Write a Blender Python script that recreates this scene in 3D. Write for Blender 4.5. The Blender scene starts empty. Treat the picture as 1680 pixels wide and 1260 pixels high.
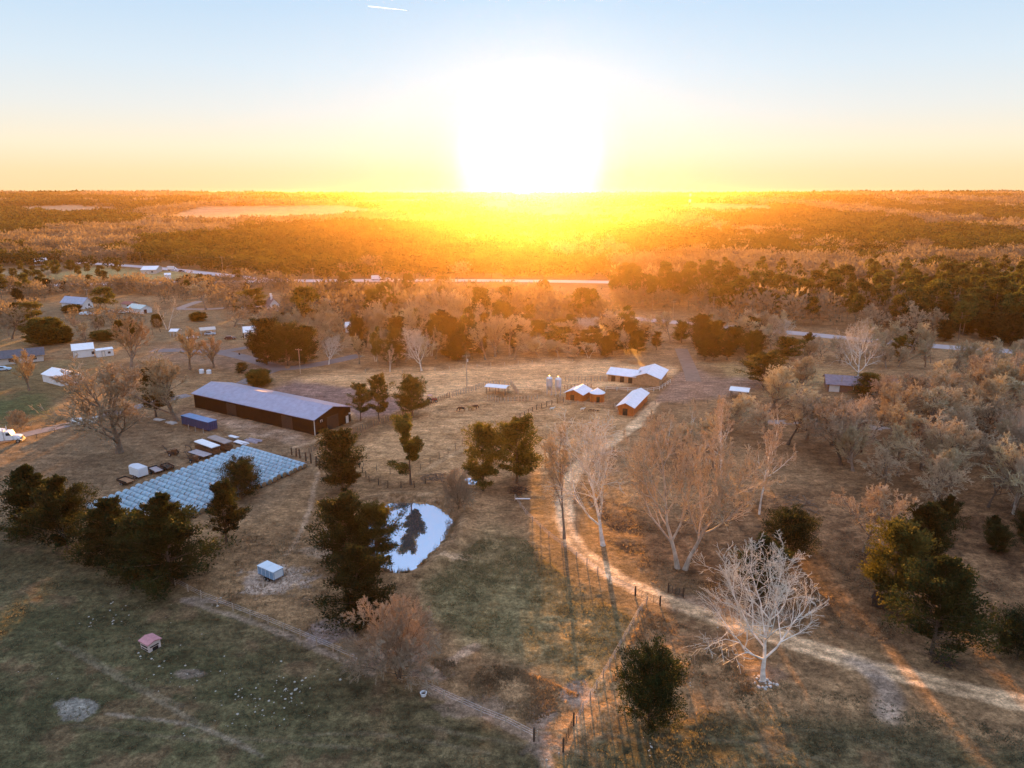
import bpy, math, random
import numpy as np
from mathutils import Vector, Matrix
R = math.radians
rng = np.random.default_rng(7)
rnd = random.Random(11)
S = bpy.context.scene
C = S.collection

# ------------------------------------------------------------------ camera
F_PX, H = 1166.0, 60.0
PITCH = math.atan(314.0 / F_PX)
SP, CP = math.sin(PITCH), math.cos(PITCH)
cam_d = bpy.data.cameras.new('camera')
cam = bpy.data.objects.new('camera', cam_d); C.objects.link(cam)
cam_d.sensor_width = 36.0; cam_d.lens = 36.0 * F_PX / 1680.0
cam_d.clip_start = 0.5; cam_d.clip_end = 60000
cam.location = (0, 0, H); cam.rotation_euler = (math.pi / 2 - PITCH, 0, 0)
S.camera = cam
S.view_settings.view_transform = 'Standard'; S.view_settings.look = 'None'
S.view_settings.gamma = 1; S.view_settings.use_curve_mapping = False
S.view_settings.exposure = 2.6       # exposed for the shaded land under a low sun
S.cycles.max_bounces = 5; S.cycles.diffuse_bounces = 2; S.cycles.glossy_bounces = 2
S.cycles.transmission_bounces = 3; S.cycles.transparent_max_bounces = 4; S.cycles.volume_bounces = 0
S.cycles.caustics_reflective = False; S.cycles.caustics_refractive = False

# ------------------------------------------------------------------ sky and sun
SUN_AZ = math.atan((868 - 840) / F_PX)         # to the right of straight ahead
SUN_EL = R(3.7)
GLOW_EL = R(2.2)
def sky():
    w = bpy.data.worlds.new('World'); S.world = w; w.use_nodes = True
    nt = w.node_tree; nt.nodes.clear(); N = nt.nodes.new; L = nt.links.new
    out = N('ShaderNodeOutputWorld')
    tc = N('ShaderNodeTexCoord')
    nis = N('ShaderNodeTexSky'); nis.sky_type = 'NISHITA'; nis.sun_disc = False
    nis.sun_elevation = SUN_EL; nis.sun_rotation = SUN_AZ
    nis.air_density = 1.0; nis.dust_density = 1.5; nis.ozone_density = 2.0
    b1 = N('ShaderNodeBackground'); b1.inputs[1].default_value = 0.0012
    L(nis.outputs[0], b1.inputs[0])
    sx = N('ShaderNodeSeparateXYZ'); L(tc.outputs['Generated'], sx.inputs[0])
    ramp = N('ShaderNodeValToRGB'); cr = ramp.color_ramp
    mr = N('ShaderNodeMapRange'); mr.inputs[1].default_value = -0.02; mr.inputs[2].default_value = 0.98
    L(sx.outputs[2], mr.inputs[0]); L(mr.outputs[0], ramp.inputs[0])
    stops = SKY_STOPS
    while len(cr.elements) < len(stops): cr.elements.new(0.5)
    for e, (p, c) in zip(cr.elements, stops):
        e.position = p + 0.02 if p > 0 else 0.0; e.color = (*c, 1)
    # away from the sun the unseen sky is brightened as added fill light
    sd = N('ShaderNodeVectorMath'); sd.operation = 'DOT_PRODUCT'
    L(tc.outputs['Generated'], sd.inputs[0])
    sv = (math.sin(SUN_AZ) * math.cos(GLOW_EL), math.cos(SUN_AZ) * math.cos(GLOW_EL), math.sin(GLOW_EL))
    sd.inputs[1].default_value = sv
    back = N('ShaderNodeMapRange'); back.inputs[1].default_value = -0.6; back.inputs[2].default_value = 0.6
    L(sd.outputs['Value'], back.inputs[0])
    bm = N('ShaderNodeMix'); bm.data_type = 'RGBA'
    L(back.outputs[0], bm.inputs[0]); bm.inputs[6].default_value = (*BACK_FILL, 1); bm.inputs[7].default_value = (1, 1, 1, 1)
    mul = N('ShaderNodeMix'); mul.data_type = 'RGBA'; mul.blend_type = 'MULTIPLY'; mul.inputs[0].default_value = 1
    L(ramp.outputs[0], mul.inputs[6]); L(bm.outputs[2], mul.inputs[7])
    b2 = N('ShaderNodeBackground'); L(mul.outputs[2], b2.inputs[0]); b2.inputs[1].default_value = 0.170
    # aureole of the sun
    ac = N('ShaderNodeMath'); ac.operation = 'ARCCOSINE'; L(sd.outputs['Value'], ac.inputs[0])
    r2 = N('ShaderNodeValToRGB'); c2 = r2.color_ramp
    m2 = N('ShaderNodeMapRange'); m2.inputs[1].default_value = 0; m2.inputs[2].default_value = R(60)
    L(ac.outputs[0], m2.inputs[0]); L(m2.outputs[0], r2.inputs[0])
    while len(c2.elements) < len(GLOW_STOPS): c2.elements.new(0.5)
    for e, (p, c) in zip(c2.elements, GLOW_STOPS):
        e.position = p / 60.0; e.color = (*c, 1)
    b3 = N('ShaderNodeBackground'); L(r2.outputs[0], b3.inputs[0]); b3.inputs[1].default_value = 0.165
    a1 = N('ShaderNodeAddShader'); a2 = N('ShaderNodeAddShader')
    L(b1.outputs[0], a1.inputs[0]); L(b2.outputs[0], a1.inputs[1]); L(a1.outputs[0], a2.inputs[0]); L(b3.outputs[0], a2.inputs[1])
    L(a2.outputs[0], out.inputs[0])
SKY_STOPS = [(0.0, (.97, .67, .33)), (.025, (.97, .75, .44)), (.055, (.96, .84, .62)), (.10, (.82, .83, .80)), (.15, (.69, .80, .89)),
             (.235, (.50, .69, .90)), (.42, (.42, .58, .88)), (.60, (.66, .84, 1.18)), (.98, (.78, .94, 1.3))]  # unseen zenith stops raised as added fill for the shaded ground
BACK_FILL = (1.14, 1.08, 1.08)
GLOW_STOPS = [(0, (1.6, 1.5, 1.3)), (4.0, (.85, .84, .82)), (5.2, (.44, .45, .46)), (6.0, (.17, .18, .18)), (7.6, (.07, .075, .08)), (13, (.03, .035, .04)), (24, (.005, .008, .01)), (55, (0, 0, 0))]
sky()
sun_d = bpy.data.lights.new('sun', 'SUN'); sun = bpy.data.objects.new('sun', sun_d); C.objects.link(sun)
sun_d.energy = 4.6; sun_d.angle = R(0.5); sun_d.color = (1.0, 0.42, 0.06)
sdir = Vector((math.sin(SUN_AZ) * math.cos(SUN_EL), math.cos(SUN_AZ) * math.cos(SUN_EL), math.sin(SUN_EL)))
sun.rotation_euler = sdir.to_track_quat('Z', 'Y').to_euler()
sun.location = (0, 300, 200)
HAZE_DENSITY, HAZE_G, HAZE_COL = 0.000050, 0.87, (1.0, 0.66, 0.40)

# ------------------------------------------------------------------ helpers
def G(px, py):
    """ground point seen at a photograph pixel"""
    u = (px - 840) / F_PX; v = (630 - py) / F_PX
    dz = -SP + CP * v; dy = CP + SP * v
    t = H / -dz
    return (u * t, dy * t)
def MPP(px, py):
    x, y = G(px, py)
    return (y * CP + H * SP) / F_PX
def HGT(px, py, pyt):
    x, y = G(px, py); v = (630 - pyt) / F_PX
    return H + y * ((-SP + CP * v) / (CP + SP * v))
def PIX(x, y):
    d = y * CP + H * SP
    up = y * SP - H * CP
    return 840 + F_PX * x / d, 630 - F_PX * up / d
def tag(o, label=None, cat=None, group=None, kind=None):
    if label: o['label'] = label
    if cat: o['category'] = cat
    if group: o['group'] = group
    if kind: o['kind'] = kind
    return o
def empty(name, loc, rz=0, label=None, cat=None, group=None):
    o = bpy.data.objects.new(name, None); C.objects.link(o); o.empty_display_size = .3
    o.location = loc; o.rotation_euler = (0, 0, rz)
    return tag(o, label, cat, group)
def link(name, me, parent=None, loc=(0, 0, 0)):
    o = bpy.data.objects.new(name, me); C.objects.link(o); o.location = loc
    if parent: o.parent = parent
    return o

# ---- numpy value noise
_T = np.random.default_rng(3).random((256, 256))
def vnoise(x, y):
    xi = np.floor(x).astype(np.int64); yi = np.floor(y).astype(np.int64)
    fx = x - xi; fy = y - yi
    fx = fx * fx * (3 - 2 * fx); fy = fy * fy * (3 - 2 * fy)
    a = _T[xi & 255, yi & 255]; b = _T[(xi + 1) & 255, yi & 255]
    c = _T[xi & 255, (yi + 1) & 255]; d = _T[(xi + 1) & 255, (yi + 1) & 255]
    return (a * (1 - fx) + b * fx) * (1 - fy) + (c * (1 - fx) + d * fx) * fy
def fbm(x, y, o=4):
    s = 0; a = .5; t = 0
    for k in range(o):
        s = s + a * vnoise(x * 2 ** k + 17.3 * k, y * 2 ** k + 5.1 * k); t += a; a *= .5
    return s / t
def sstep(a, b, x):
    t = np.clip((x - a) / (b - a), 0, 1); return t * t * (3 - 2 * t)
def poly_sd(px, py, poly):
    """signed distance (inside positive) to a polygon"""
    p = np.asarray(poly, float); n = len(p)
    d = np.full(px.shape, 1e18); ins = np.zeros(px.shape, bool)
    for i in range(n):
        a = p[i]; b = p[(i + 1) % n]; e = b - a
        wx = px - a[0]; wy = py - a[1]
        t = np.clip((wx * e[0] + wy * e[1]) / (e @ e + 1e-12), 0, 1)
        d = np.minimum(d, (wx - t * e[0]) ** 2 + (wy - t * e[1]) ** 2)
        c = ((a[1] > py) != (b[1] > py)) & (px < (b[0] - a[0]) * (py - a[1]) / (b[1] - a[1] + 1e-12) + a[0])
        ins ^= c
    d = np.sqrt(d)
    return np.where(ins, d, -d)
def line_d(x, y, pts):
    p = np.asarray(pts, float); d = np.full(x.shape, 1e18); sgn = np.zeros(x.shape)
    for i in range(len(p) - 1):
        a = p[i]; e = p[i + 1] - a; wx = x - a[0]; wy = y - a[1]
        t = np.clip((wx * e[0] + wy * e[1]) / (e @ e + 1e-12), 0, 1)
        q = (wx - t * e[0]) ** 2 + (wy - t * e[1]) ** 2
        d = np.minimum(d, q)
    return np.sqrt(d)
def smooth(pts, k=8):
    p = [Vector((a, b)) for a, b in pts]; out = []
    for i in range(len(p) - 1):
        p0 = p[max(i - 1, 0)]; p1 = p[i]; p2 = p[i + 1]; p3 = p[min(i + 2, len(p) - 1)]
        for j in range(k):
            t = j / k
            out.append(.5 * (2 * p1 + (p2 - p0) * t + (2 * p0 - 5 * p1 + 4 * p2 - p3) * t * t + (3 * p1 - p0 - 3 * p2 + p3) * t ** 3))
    out.append(p[-1]); return [(q.x, q.y) for q in out]

# ---- materials
_M = {}
def mat(name, col, rough=.85, var=.15, scale=1.5, rndv=0.0, transl=0.0, metal=0.0, bump=0.0, col2=None, spec=.3, coord='Object', stretch=None):
    if name in _M: return _M[name]
    m = bpy.data.materials.new(name); m.use_nodes = True; nt = m.node_tree; N = nt.nodes.new; L = nt.links.new
    b = nt.nodes['Principled BSDF']; out = nt.nodes['Material Output']
    b.inputs['Roughness'].default_value = rough; b.inputs['Metallic'].default_value = metal
    b.inputs['Specular IOR Level'].default_value = spec
    tc = N('ShaderNodeTexCoord'); src = tc.outputs[coord]
    if stretch:
        mp = N('ShaderNodeMapping'); mp.inputs['Scale'].default_value = stretch; L(src, mp.inputs[0]); src = mp.outputs[0]
    nz = N('ShaderNodeTexNoise'); nz.inputs['Scale'].default_value = scale; nz.inputs['Detail'].default_value = 4
    L(src, nz.inputs['Vector'])
    c = N('ShaderNodeMix'); c.data_type = 'RGBA'
    mr = N('ShaderNodeMapRange'); mr.inputs[1].default_value = .3; mr.inputs[2].default_value = .7; L(nz.outputs[0], mr.inputs[0])
    L(mr.outputs[0], c.inputs[0])
    a = tuple(x * (1 - var) for x in col); d = col2 or tuple(x * (1 + var) for x in col)
    c.inputs[6].default_value = (*a, 1); c.inputs[7].default_value = (*d, 1)
    res = c.outputs[2]
    if rndv:
        oi = N('ShaderNodeObjectInfo'); hs = N('ShaderNodeHueSaturation')
        v = N('ShaderNodeMapRange'); v.inputs[3].default_value = 1 - rndv; v.inputs[4].default_value = 1 + rndv; L(oi.outputs['Random'], v.inputs[0])
        mu = N('ShaderNodeMath'); mu.operation = 'MULTIPLY'; mu.inputs[1].default_value = 7.31; L(oi.outputs['Random'], mu.inputs[0])
        fr = N('ShaderNodeMath'); fr.operation = 'FRACT'; L(mu.outputs[0], fr.inputs[0])
        h = N('ShaderNodeMapRange'); h.inputs[3].default_value = .5 - rndv * .06; h.inputs[4].default_value = .5 + rndv * .06; L(fr.outputs[0], h.inputs[0])
        L(v.outputs[0], hs.inputs['Value']); L(h.outputs[0], hs.inputs['Hue']); L(res, hs.inputs['Color']); res = hs.outputs[0]
    L(res, b.inputs['Base Color'])
    if bump:
        bp = N('ShaderNodeBump'); bp.inputs['Strength'].default_value = bump; bp.inputs['Distance'].default_value = .05
        L(nz.outputs[0], bp.inputs['Height']); L(bp.outputs[0], b.inputs['Normal'])
    if transl:
        tr = N('ShaderNodeBsdfTranslucent'); L(res, tr.inputs[0]); mx = N('ShaderNodeMixShader'); mx.inputs[0].default_value = transl
        L(b.outputs[0], mx.inputs[1]); L(tr.outputs[0], mx.inputs[2]); L(mx.outputs[0], out.inputs[0])
    _M[name] = m
    return m
def metal_sheet(name, col, rough=.4, metal=.3, pitch=2.0, axis=0, dirt=.12):
    """ribbed painted sheet: ribs along one object axis, with streaks of weathering"""
    if name in _M: return _M[name]
    m = mat(name, col, rough=rough, var=dirt, scale=.8, metal=metal, spec=.5)
    nt = m.node_tree; N = nt.nodes.new; L = nt.links.new
    tc = N('ShaderNodeTexCoord'); wv = N('ShaderNodeTexWave'); wv.bands_direction = 'XYZ'[axis]; wv.inputs['Scale'].default_value = pitch
    L(tc.outputs['Object'], wv.inputs['Vector']); bp = N('ShaderNodeBump'); bp.inputs['Strength'].default_value = .5; bp.inputs['Distance'].default_value = .03
    L(wv.outputs[1], bp.inputs['Height']); L(bp.outputs[0], nt.nodes['Principled BSDF'].inputs['Normal'])
    return m

# ---- mesh builders
class MB:
    def __init__(s): s.v = []; s.f = []; s.m = []
    def quad(s, *p, m=0):
        n = len(s.v); s.v += [tuple(q) for q in p]; s.f.append(tuple(range(n, n + len(p)))); s.m.append(m)
    def box(s, x0, x1, y0, y1, z0, z1, m=0, taper=0):
        n = len(s.v); t = taper
        s.v += [(x0, y0, z0), (x1, y0, z0), (x1, y1, z0), (x0, y1, z0), (x0 + t, y0 + t, z1), (x1 - t, y0 + t, z1), (x1 - t, y1 - t, z1), (x0 + t, y1 - t, z1)]
        for q in ((3, 2, 1, 0), (4, 5, 6, 7), (0, 1, 5, 4), (1, 2, 6, 5), (2, 3, 7, 6), (3, 0, 4, 7)):
            s.f.append(tuple(n + i for i in q)); s.m.append(m)
        return s
    def prism(s, prof, a0, a1, axis='y', m=0):
        """extrude a closed 2-D outline; axis y: prof=(x,z); axis x: prof=(y,z)"""
        n = len(s.v); k = len(prof)
        for a in (a0, a1):
            for p, q in prof: s.v.append((p, a, q) if axis == 'y' else (a, p, q) if axis == 'x' else (p, q, a))
        s.f.append(tuple(n + i for i in range(k))); s.f.append(tuple(n + k + i for i in reversed(range(k)))); s.m += [m, m]
        for i in range(k):
            j = (i + 1) % k; s.f.append((n + i, n + k + i, n + k + j, n + j)); s.m.append(m)
        return s
    def tube(s, p0, p1, r0, r1=None, n=8, m=0, cap=True):
        r1 = r0 if r1 is None else r1
        a = Vector(p0); b = Vector(p1); d = (b - a).normalized()
        u = d.orthogonal().normalized(); w = d.cross(u); k = len(s.v)
        for c, r in ((a, r0), (b, r1)):
            for i in range(n):
                t = 2 * math.pi * i / n; s.v.append(tuple(c + u * (r * math.cos(t)) + w * (r * math.sin(t))))
        for i in range(n):
            j = (i + 1) % n; s.f.append((k + i, k + j, k + n + j, k + n + i)); s.m.append(m)
        if cap:
            s.f.append(tuple(k + i for i in reversed(range(n)))); s.f.append(tuple(k + n + i for i in range(n))); s.m += [m, m]
        return s
    def lathe(s, prof, n=20, c=(0, 0), m=0):
        k = len(s.v)
        for r, z in prof:
            for i in range(n):
                t = 2 * math.pi * i / n; s.v.append((c[0] + r * math.cos(t), c[1] + r * math.sin(t), z))
        for j in range(len(prof) - 1):
            for i in range(n):
                q = (i + 1) % n; s.f.append((k + j * n + i, k + j * n + q, k + (j + 1) * n + q, k + (j + 1) * n + i)); s.m.append(m)
        return s
    def mesh(s, name, mats, smooth=False):
        me = bpy.data.meshes.new(name); me.from_pydata(s.v, [], s.f); 
        for x in (mats if isinstance(mats, (list, tuple)) else [mats]): me.materials.append(x)
        if any(s.m): me.polygons.foreach_set('material_index', s.m)
        if smooth: me.polygons.foreach_set('use_smooth', [True] * len(s.f))
        me.update(); return me
    def build(s, name, mats, parent=None, loc=(0, 0, 0), smooth=False):
        return link(name, s.mesh(name, mats, smooth), parent, loc)
def np_mesh(name, V, Fc, mats, mi=None, smooth=False):
    """V (n,3), Fc (m,k) with k = 3 or 4 (or a list of both kinds)"""
    Fl = Fc if isinstance(Fc, list) else [Fc]
    me = bpy.data.meshes.new(name)
    loops = np.concatenate([f.ravel() for f in Fl]).astype(np.int32)
    tot = np.concatenate([np.full(len(f), f.shape[1]) for f in Fl]).astype(np.int32)
    start = np.concatenate([[0], np.cumsum(tot)[:-1]]).astype(np.int32)
    me.vertices.add(len(V)); me.vertices.foreach_set('co', np.ascontiguousarray(V, np.float32).ravel())
    me.loops.add(len(loops)); me.loops.foreach_set('vertex_index', loops)
    me.polygons.add(len(tot)); me.polygons.foreach_set('loop_start', start)
    try: me.polygons.foreach_set('loop_total', tot)
    except Exception: pass
    for x in (mats if isinstance(mats, (list, tuple)) else [mats]): me.materials.append(x)
    if mi is not None: me.polygons.foreach_set('material_index', np.ascontiguousarray(mi, np.int32))
    me.polygons.foreach_set('use_smooth', np.full(len(tot), smooth))
    me.update(calc_edges=True)
    return me
def nrm(v): return v / (np.linalg.norm(v, axis=-1, keepdims=True) + 1e-9)
def prisms(p0, p1, r0, r1, n):
    """many tapered n-sided rods at once -> verts, quads"""
    d = nrm(p1 - p0); ref = np.where(np.abs(d[:, 2:3]) > .9, np.array([[1., 0, 0]]), np.array([[0, 0, 1.]]))
    u = nrm(np.cross(d, ref)); w = np.cross(d, u)
    k = len(p0); V = np.zeros((k, 2, n, 3))
    for i in range(n):
        t = 2 * math.pi * i / n; o = u * math.cos(t) + w * math.sin(t)
        V[:, 0, i] = p0 + o * r0[:, None]; V[:, 1, i] = p1 + o * r1[:, None]
    b = (np.arange(k) * 2 * n)[:, None]; Q = []
    for i in range(n):
        j = (i + 1) % n; Q.append(np.concatenate([b + i, b + j, b + n + j, b + n + i], 1))
    return V.reshape(-1, 3), np.concatenate(Q)
def merge(parts):
    V, Q, o = [], [], 0
    for v, f in parts: V.append(v); Q.append(f + o); o += len(v)
    return np.concatenate(V), np.concatenate(Q)

# ------------------------------------------------------------------ layout in photograph coordinates
W = lambda pts: [G(*p) for p in pts]
POND_PX = [(640, 822), (690, 821), (722, 829), (742, 848), (738, 868), (724, 890), (702, 912), (680, 931), (655, 936), (630, 930), (606, 906), (594, 872), (607, 836)]
POND = np.array(smooth(W(POND_PX + POND_PX[:1]), 5)[:-1])
TRACK = smooth(W([(1072, 662), (1045, 695), (1010, 720), (965, 750), (940, 780), (926, 820), (930, 868), (955, 905), (1000, 940), (1050, 968), (1110, 992), (1200, 1022), (1330, 1063), (1470, 1105), (1620, 1140), (1760, 1166), (2000, 1200), (2200, 1215)]), 8)
SPUR = smooth(W([(1400, 1085), (1440, 1110), (1458, 1140), (1455, 1170)]), 6)
ROAD_LEFT = smooth(W([(-60, 742), (30, 716), (80, 704), (150, 688), (240, 664), (310, 648)]), 6)
YARD_LANE = smooth(W([(250, 575), (320, 575), (372, 580), (420, 592), (462, 604), (520, 598), (590, 583)]), 6)
LANE2 = smooth(W([(462, 604), (430, 614), (395, 630)]), 6)
LANE3 = smooth(W([(360, 578), (395, 572), (425, 567)]), 4)
FARM_LANE = smooth(W([(1117, 572), (1124, 588), (1132, 606), (1138, 626)]), 6)
DRIVE_A = smooth(W([(292, 507), (345, 507), (400, 503), (440, 504)]), 4)
DRIVE_B = smooth(W([(292, 507), (310, 500), (328, 494)]), 4)
HWY = smooth(W([(-300, 478), (40, 469), (200, 465), (340, 463), (480, 461), (600, 460), (740, 460), (870, 461), (1000, 463), (1110, 466)]), 6)
HWY2 = smooth(W([(125, 431), (180, 434), (260, 440), (345, 449), (420, 457), (500, 461)]), 6)
ROAD_R = smooth(W([(880, 508), (1000, 519), (1120, 530), (1310, 547), (1410, 557), (1560, 570), (1680, 578), (1900, 596)]), 6)
SIDE_R = smooth(W([(1255, 692), (1330, 694), (1400, 699), (1480, 706)]), 5)
GRAVEL = [(1085, 640), (1108, 618), (1128, 604), (1150, 606), (1165, 618), (1230, 620), (1300, 622), (1300, 634), (1232, 640), (1190, 652), (1120, 660), (1075, 660)]
GRAVEL2 = [(430, 648), (452, 634), (482, 625), (540, 632), (600, 641), (650, 652), (672, 664), (640, 682), (588, 690), (560, 664)]

# ------------------------------------------------------------------ ground sheet
def ridge(x, y):
    u = np.abs(x / y)
    t = np.clip((y - 1250) / 2050, 0, 1.02) ** 1.15
    return t * (50 + 7 * sstep(.05, .6, u)) + sstep(1300, 1900, y) * (8 * (fbm(x * .0019 + 3, y * .0016, 4) - .5)) + sstep(2800, 3300, y) * (3 * (fbm(x * .004, y * .001, 3) - .5))
def ground():
    pys = np.concatenate([np.linspace(1420, 900, 190), np.linspace(899, 480, 260), np.linspace(479, 345, 110), np.linspace(344, 318.5, 60)])
    rows = np.array([G(840, p)[1] for p in pys]); rows = rows[rows < 1100]; rows = np.concatenate([rows, np.arange(1110, 3380, 14.)])
    us = np.linspace(-1.05, 1.05, 620)
    Y = np.repeat(rows[:, None], len(us), 1); X = us[None, :] * (Y + 12)
    x = X.ravel(); y = Y.ravel()
    px, py = PIX(x, y)
    near = 1 - sstep(180, 300, y)
    n1 = fbm(x * .05, y * .05); n2 = fbm(x * .25 + 9, y * .25); n3 = fbm(x * 1.1, y * 1.1, 3); n4 = fbm(x * .013 + 40, y * .013)
    st = fbm(x * .04 + y * .02, y * .35 - x * .05)                     # mown streaks
    # relief
    z = near * ((n2 - .5) * .35 + (n3 - .5) * .10)
    pd = poly_sd(x, y, POND)
    bank = np.exp(-((pd + 2.2) / 1.8) ** 2) * (.45 + .5 * n2) * (pd < 6)
    z = z * np.clip(np.abs(pd) / 8, 0, 1) + bank
    z = np.where(pd > -2.2, np.maximum(.6 - .42 * (pd + 2.2) + (n3 - .5) * .55 + (n2 - .5) * .5, -1.4), z)
    for ln, w in ((TRACK, 5), (ROAD_LEFT, 5), (SPUR, 4)):
        d = line_d(x, y, ln); z = np.where(pd > -8, z, z * sstep(w * .5, w * 1.4, d))
    z = z + ridge(x, y)
    z = np.minimum(z, 58.)
    # cover colours (albedo)
    col = np.zeros((len(x), 3))
    def lay(mask, c, c2=None, n=None):
        nonlocal col
        c = np.array(c); k = np.clip(mask, 0, 1)[:, None]
        cc = c if c2 is None else c + (np.array(c2) - c) * np.clip(n, 0, 1)[:, None]
        col = col * (1 - k) + cc * k
    wj = (n2 - .5) * 26 + (n1 - .5) * 30                                # ragged borders in pixel units
    def pz(poly, soft=10, jit=1.0): return sstep(-soft, soft, poly_sd(px, py, poly) + wj * jit)
    lay(np.ones_like(x), (.160, .112, .068), (.225, .16, .096), sstep(.3, .7, n1 * .5 + n2 * .5))
    # woods floor and countryside
    lay(sstep(360, 520, y), (.12, .085, .05), (.17, .125, .075), n1)
    lay(sstep(900, 3000, y), (.13, .092, .062), (.21, .15, .105), sstep(.35, .65, fbm(x * .004, y * .0016)))
    lay(sstep(1200, 3500, y) * sstep(.60, .66, fbm(x * .0022 + 8, y * .0009 + 2)), (.05, .05, .026))
    lay(sstep(1200, 2600, y) * sstep(.66, .70, fbm(x * .003 + 30, y * .0012 + 7)), (.30, .22, .14))
    # front pasture
    gl = [(-700, 860), (40, 860), (130, 925), (280, 965), (440, 1020), (600, 1090), (720, 1140), (890, 1225), (930, 1225), (1010, 1190), (1150, 1180), (1450, 1190), (1700, 1230), (2100, 1500), (-900, 1500)]
    lay(pz(gl, 22), (.058, .056, .032), (.110, .098, .060), sstep(.3, .75, st * .5 + n2 * .3 + n3 * .2))
    lay(pz([(-600, 960), (150, 980), (420, 1080), (560, 1180), (520, 1450), (-700, 1450)], 60) * .7, (.050, .060, .033), (.088, .092, .054), sstep(.3, .75, st * .6 + n2 * .4))
    lay(pz(gl, 20) * sstep(.58, .72, n2) * .6, (.10, .072, .048))
    lay(pz([(-100, 640), (60, 640), (110, 690), (40, 700), (-100, 720)], 14), (.07, .085, .04))
    lay(pz([(-100, 505), (60, 500), (120, 520), (90, 560), (-100, 570)], 10, .5) * .7, (.075, .088, .045))
    lay(pz([(300, 510), (440, 512), (430, 535), (300, 535)], 8, .5) * .5, (.09, .09, .05))
    lay(pz([(-100, 590), (60, 596), (180, 600), (100, 660), (-100, 650)], 14) * .6, (.09, .09, .045))
    lay(pz([(110, 720), (160, 705), (230, 740), (240, 765), (150, 768), (100, 750)], 14) * .55, (.085, .075, .045))
    # dull brown yard
    lay(pz([(-60, 735), (60, 715), (140, 700), (260, 680), (430, 690), (520, 730), (520, 780), (420, 850), (340, 850), (140, 830), (20, 850), (-80, 860)], 20) * .7, (.115, .092, .065), (.145, .115, .082), n2)
    # dark shaggy ground under the woods on the right
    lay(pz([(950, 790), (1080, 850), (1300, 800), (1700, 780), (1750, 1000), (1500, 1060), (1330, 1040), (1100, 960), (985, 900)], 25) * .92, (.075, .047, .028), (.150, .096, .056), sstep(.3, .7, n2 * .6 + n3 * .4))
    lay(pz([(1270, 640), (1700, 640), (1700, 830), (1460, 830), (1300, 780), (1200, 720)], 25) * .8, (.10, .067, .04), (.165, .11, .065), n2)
    # straw-coloured field beyond the barns
    fld = [(395, 655), (530, 612), (620, 612), (760, 600), (900, 592), (1000, 594), (1112, 604), (1100, 618), (1000, 640), (900, 646), (830, 640), (760, 655), (690, 672), (600, 690)]
    lay(pz(fld, 7, .35), (.40, .27, .155), (.50, .35, .21), sstep(.3, .7, st))
    lay(pz([(1180, 600), (1240, 600), (1330, 606), (1460, 625), (1300, 640), (1200, 625)], 8, .4), (.20, .16, .085), (.26, .2, .11), n2)
    # paddock
    pad = [(560, 775), (600, 720), (690, 685), (780, 655), (900, 655), (1060, 680), (1000, 720), (900, 770), (780, 800), (680, 795)]
    lay(pz(pad, 10, .5) * .85, (.29, .195, .108), (.37, .255, .15), sstep(.3, .7, st * .5 + n2 * .5))
    # young rye below the pond
    rye = [(690, 955), (750, 905), (800, 872), (850, 880), (905, 925), (950, 965), (1000, 985), (1040, 1015), (1010, 1090), (985, 1140), (940, 1130), (860, 1090), (760, 1060), (700, 1010)]
    lay(pz(rye, 22, .6) * .85, (.120, .108, .060), (.165, .142, .082), sstep(.35, .65, n3 * .6 + n2 * .4))
    lay(pz([(690, 960), (800, 930), (900, 960), (900, 1060), (800, 1060), (720, 1030)], 26) * .4, (.10, .115, .066))
    # lane ends, yards
    lay(pz(GRAVEL, 5, .25), (.165, .125, .105), (.215, .165, .135), n2)
    lay(pz(GRAVEL2, 5, .25), (.15, .115, .115), (.20, .155, .15), n2)
    lay(pz([(250, 570), (330, 558), (480, 590), (450, 612), (400, 612), (330, 596), (240, 590)], 8, .4) * .6, (.17, .13, .11))
    lay(pz([(300, 668), (330, 672), (520, 720), (500, 735), (420, 715), (330, 690), (270, 690)], 6, .4) * .55, (.22, .17, .14), (.34, .27, .23), sstep(.45, .6, n2))
    def spot(cx, cy, rx, ry, c, k=.8, th=.45):
        d = np.hypot((px - cx) / rx, (py - cy) / ry) + (n2 - .5) * 1.3 + (n3 - .5) * .9
        lay(k * (1 - sstep(.75, 1.05, d)), c, tuple(q * .7 for q in c), n3)
    for a in [(455, 950, 60, 26, (.42, .38, .36)), (545, 1040, 42, 22, (.27, .24, .25)), (128, 1166, 34, 19, (.30, .32, .33), .7), (640, 1075, 60, 18, (.24, .20, .18), .6),
              (700, 1105, 34, 14, (.24, .2, .18), .6), (790, 1160, 70, 20, (.24, .2, .17), .6), (950, 1140, 34, 22, (.30, .25, .23), .7), (890, 1190, 22, 36, (.24, .2, .19), .6),
              (905, 1225, 40, 20, (.22, .19, .18), .5), (785, 825, 34, 18, (.40, .28, .17)), (735, 915, 52, 6, (.40, .31, .22), .7), (540, 880, 22, 14, (.33, .28, .23), .6),
              (520, 905, 26, 9, (.33, .28, .23), .6), (1150, 990, 60, 12, (.30, .23, .18), .6), (1250, 1010, 70, 14, (.26, .21, .18), .5), (1450, 1100, 60, 12, (.28, .25, .24), .6),
              (1255, 1110, 40, 22, (.17, .13, .11), .6), (1125, 1050, 70, 26, (.17, .11, .07), .6), (1560, 1085, 100, 18, (.18, .13, .08), .5), (320, 985, 34, 7, (.26, .24, .24), .5), (310, 1105, 22, 6, (.25, .22, .22), .5)]: spot(*a)
    # narrow worn lines: cow paths, tyre tracks
    def path(pts, w, c, k=.7):
        d = line_d(x, y, smooth(W(pts), 6)) + (n3 - .5) * w * .8
        lay(k * (1 - sstep(w * .35, w * .75, d)) * (.45 + .8 * n2), c)
    path([(522, 775), (515, 800), (508, 835), (490, 880), (470, 910)], .8, (.34, .27, .21))
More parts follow.
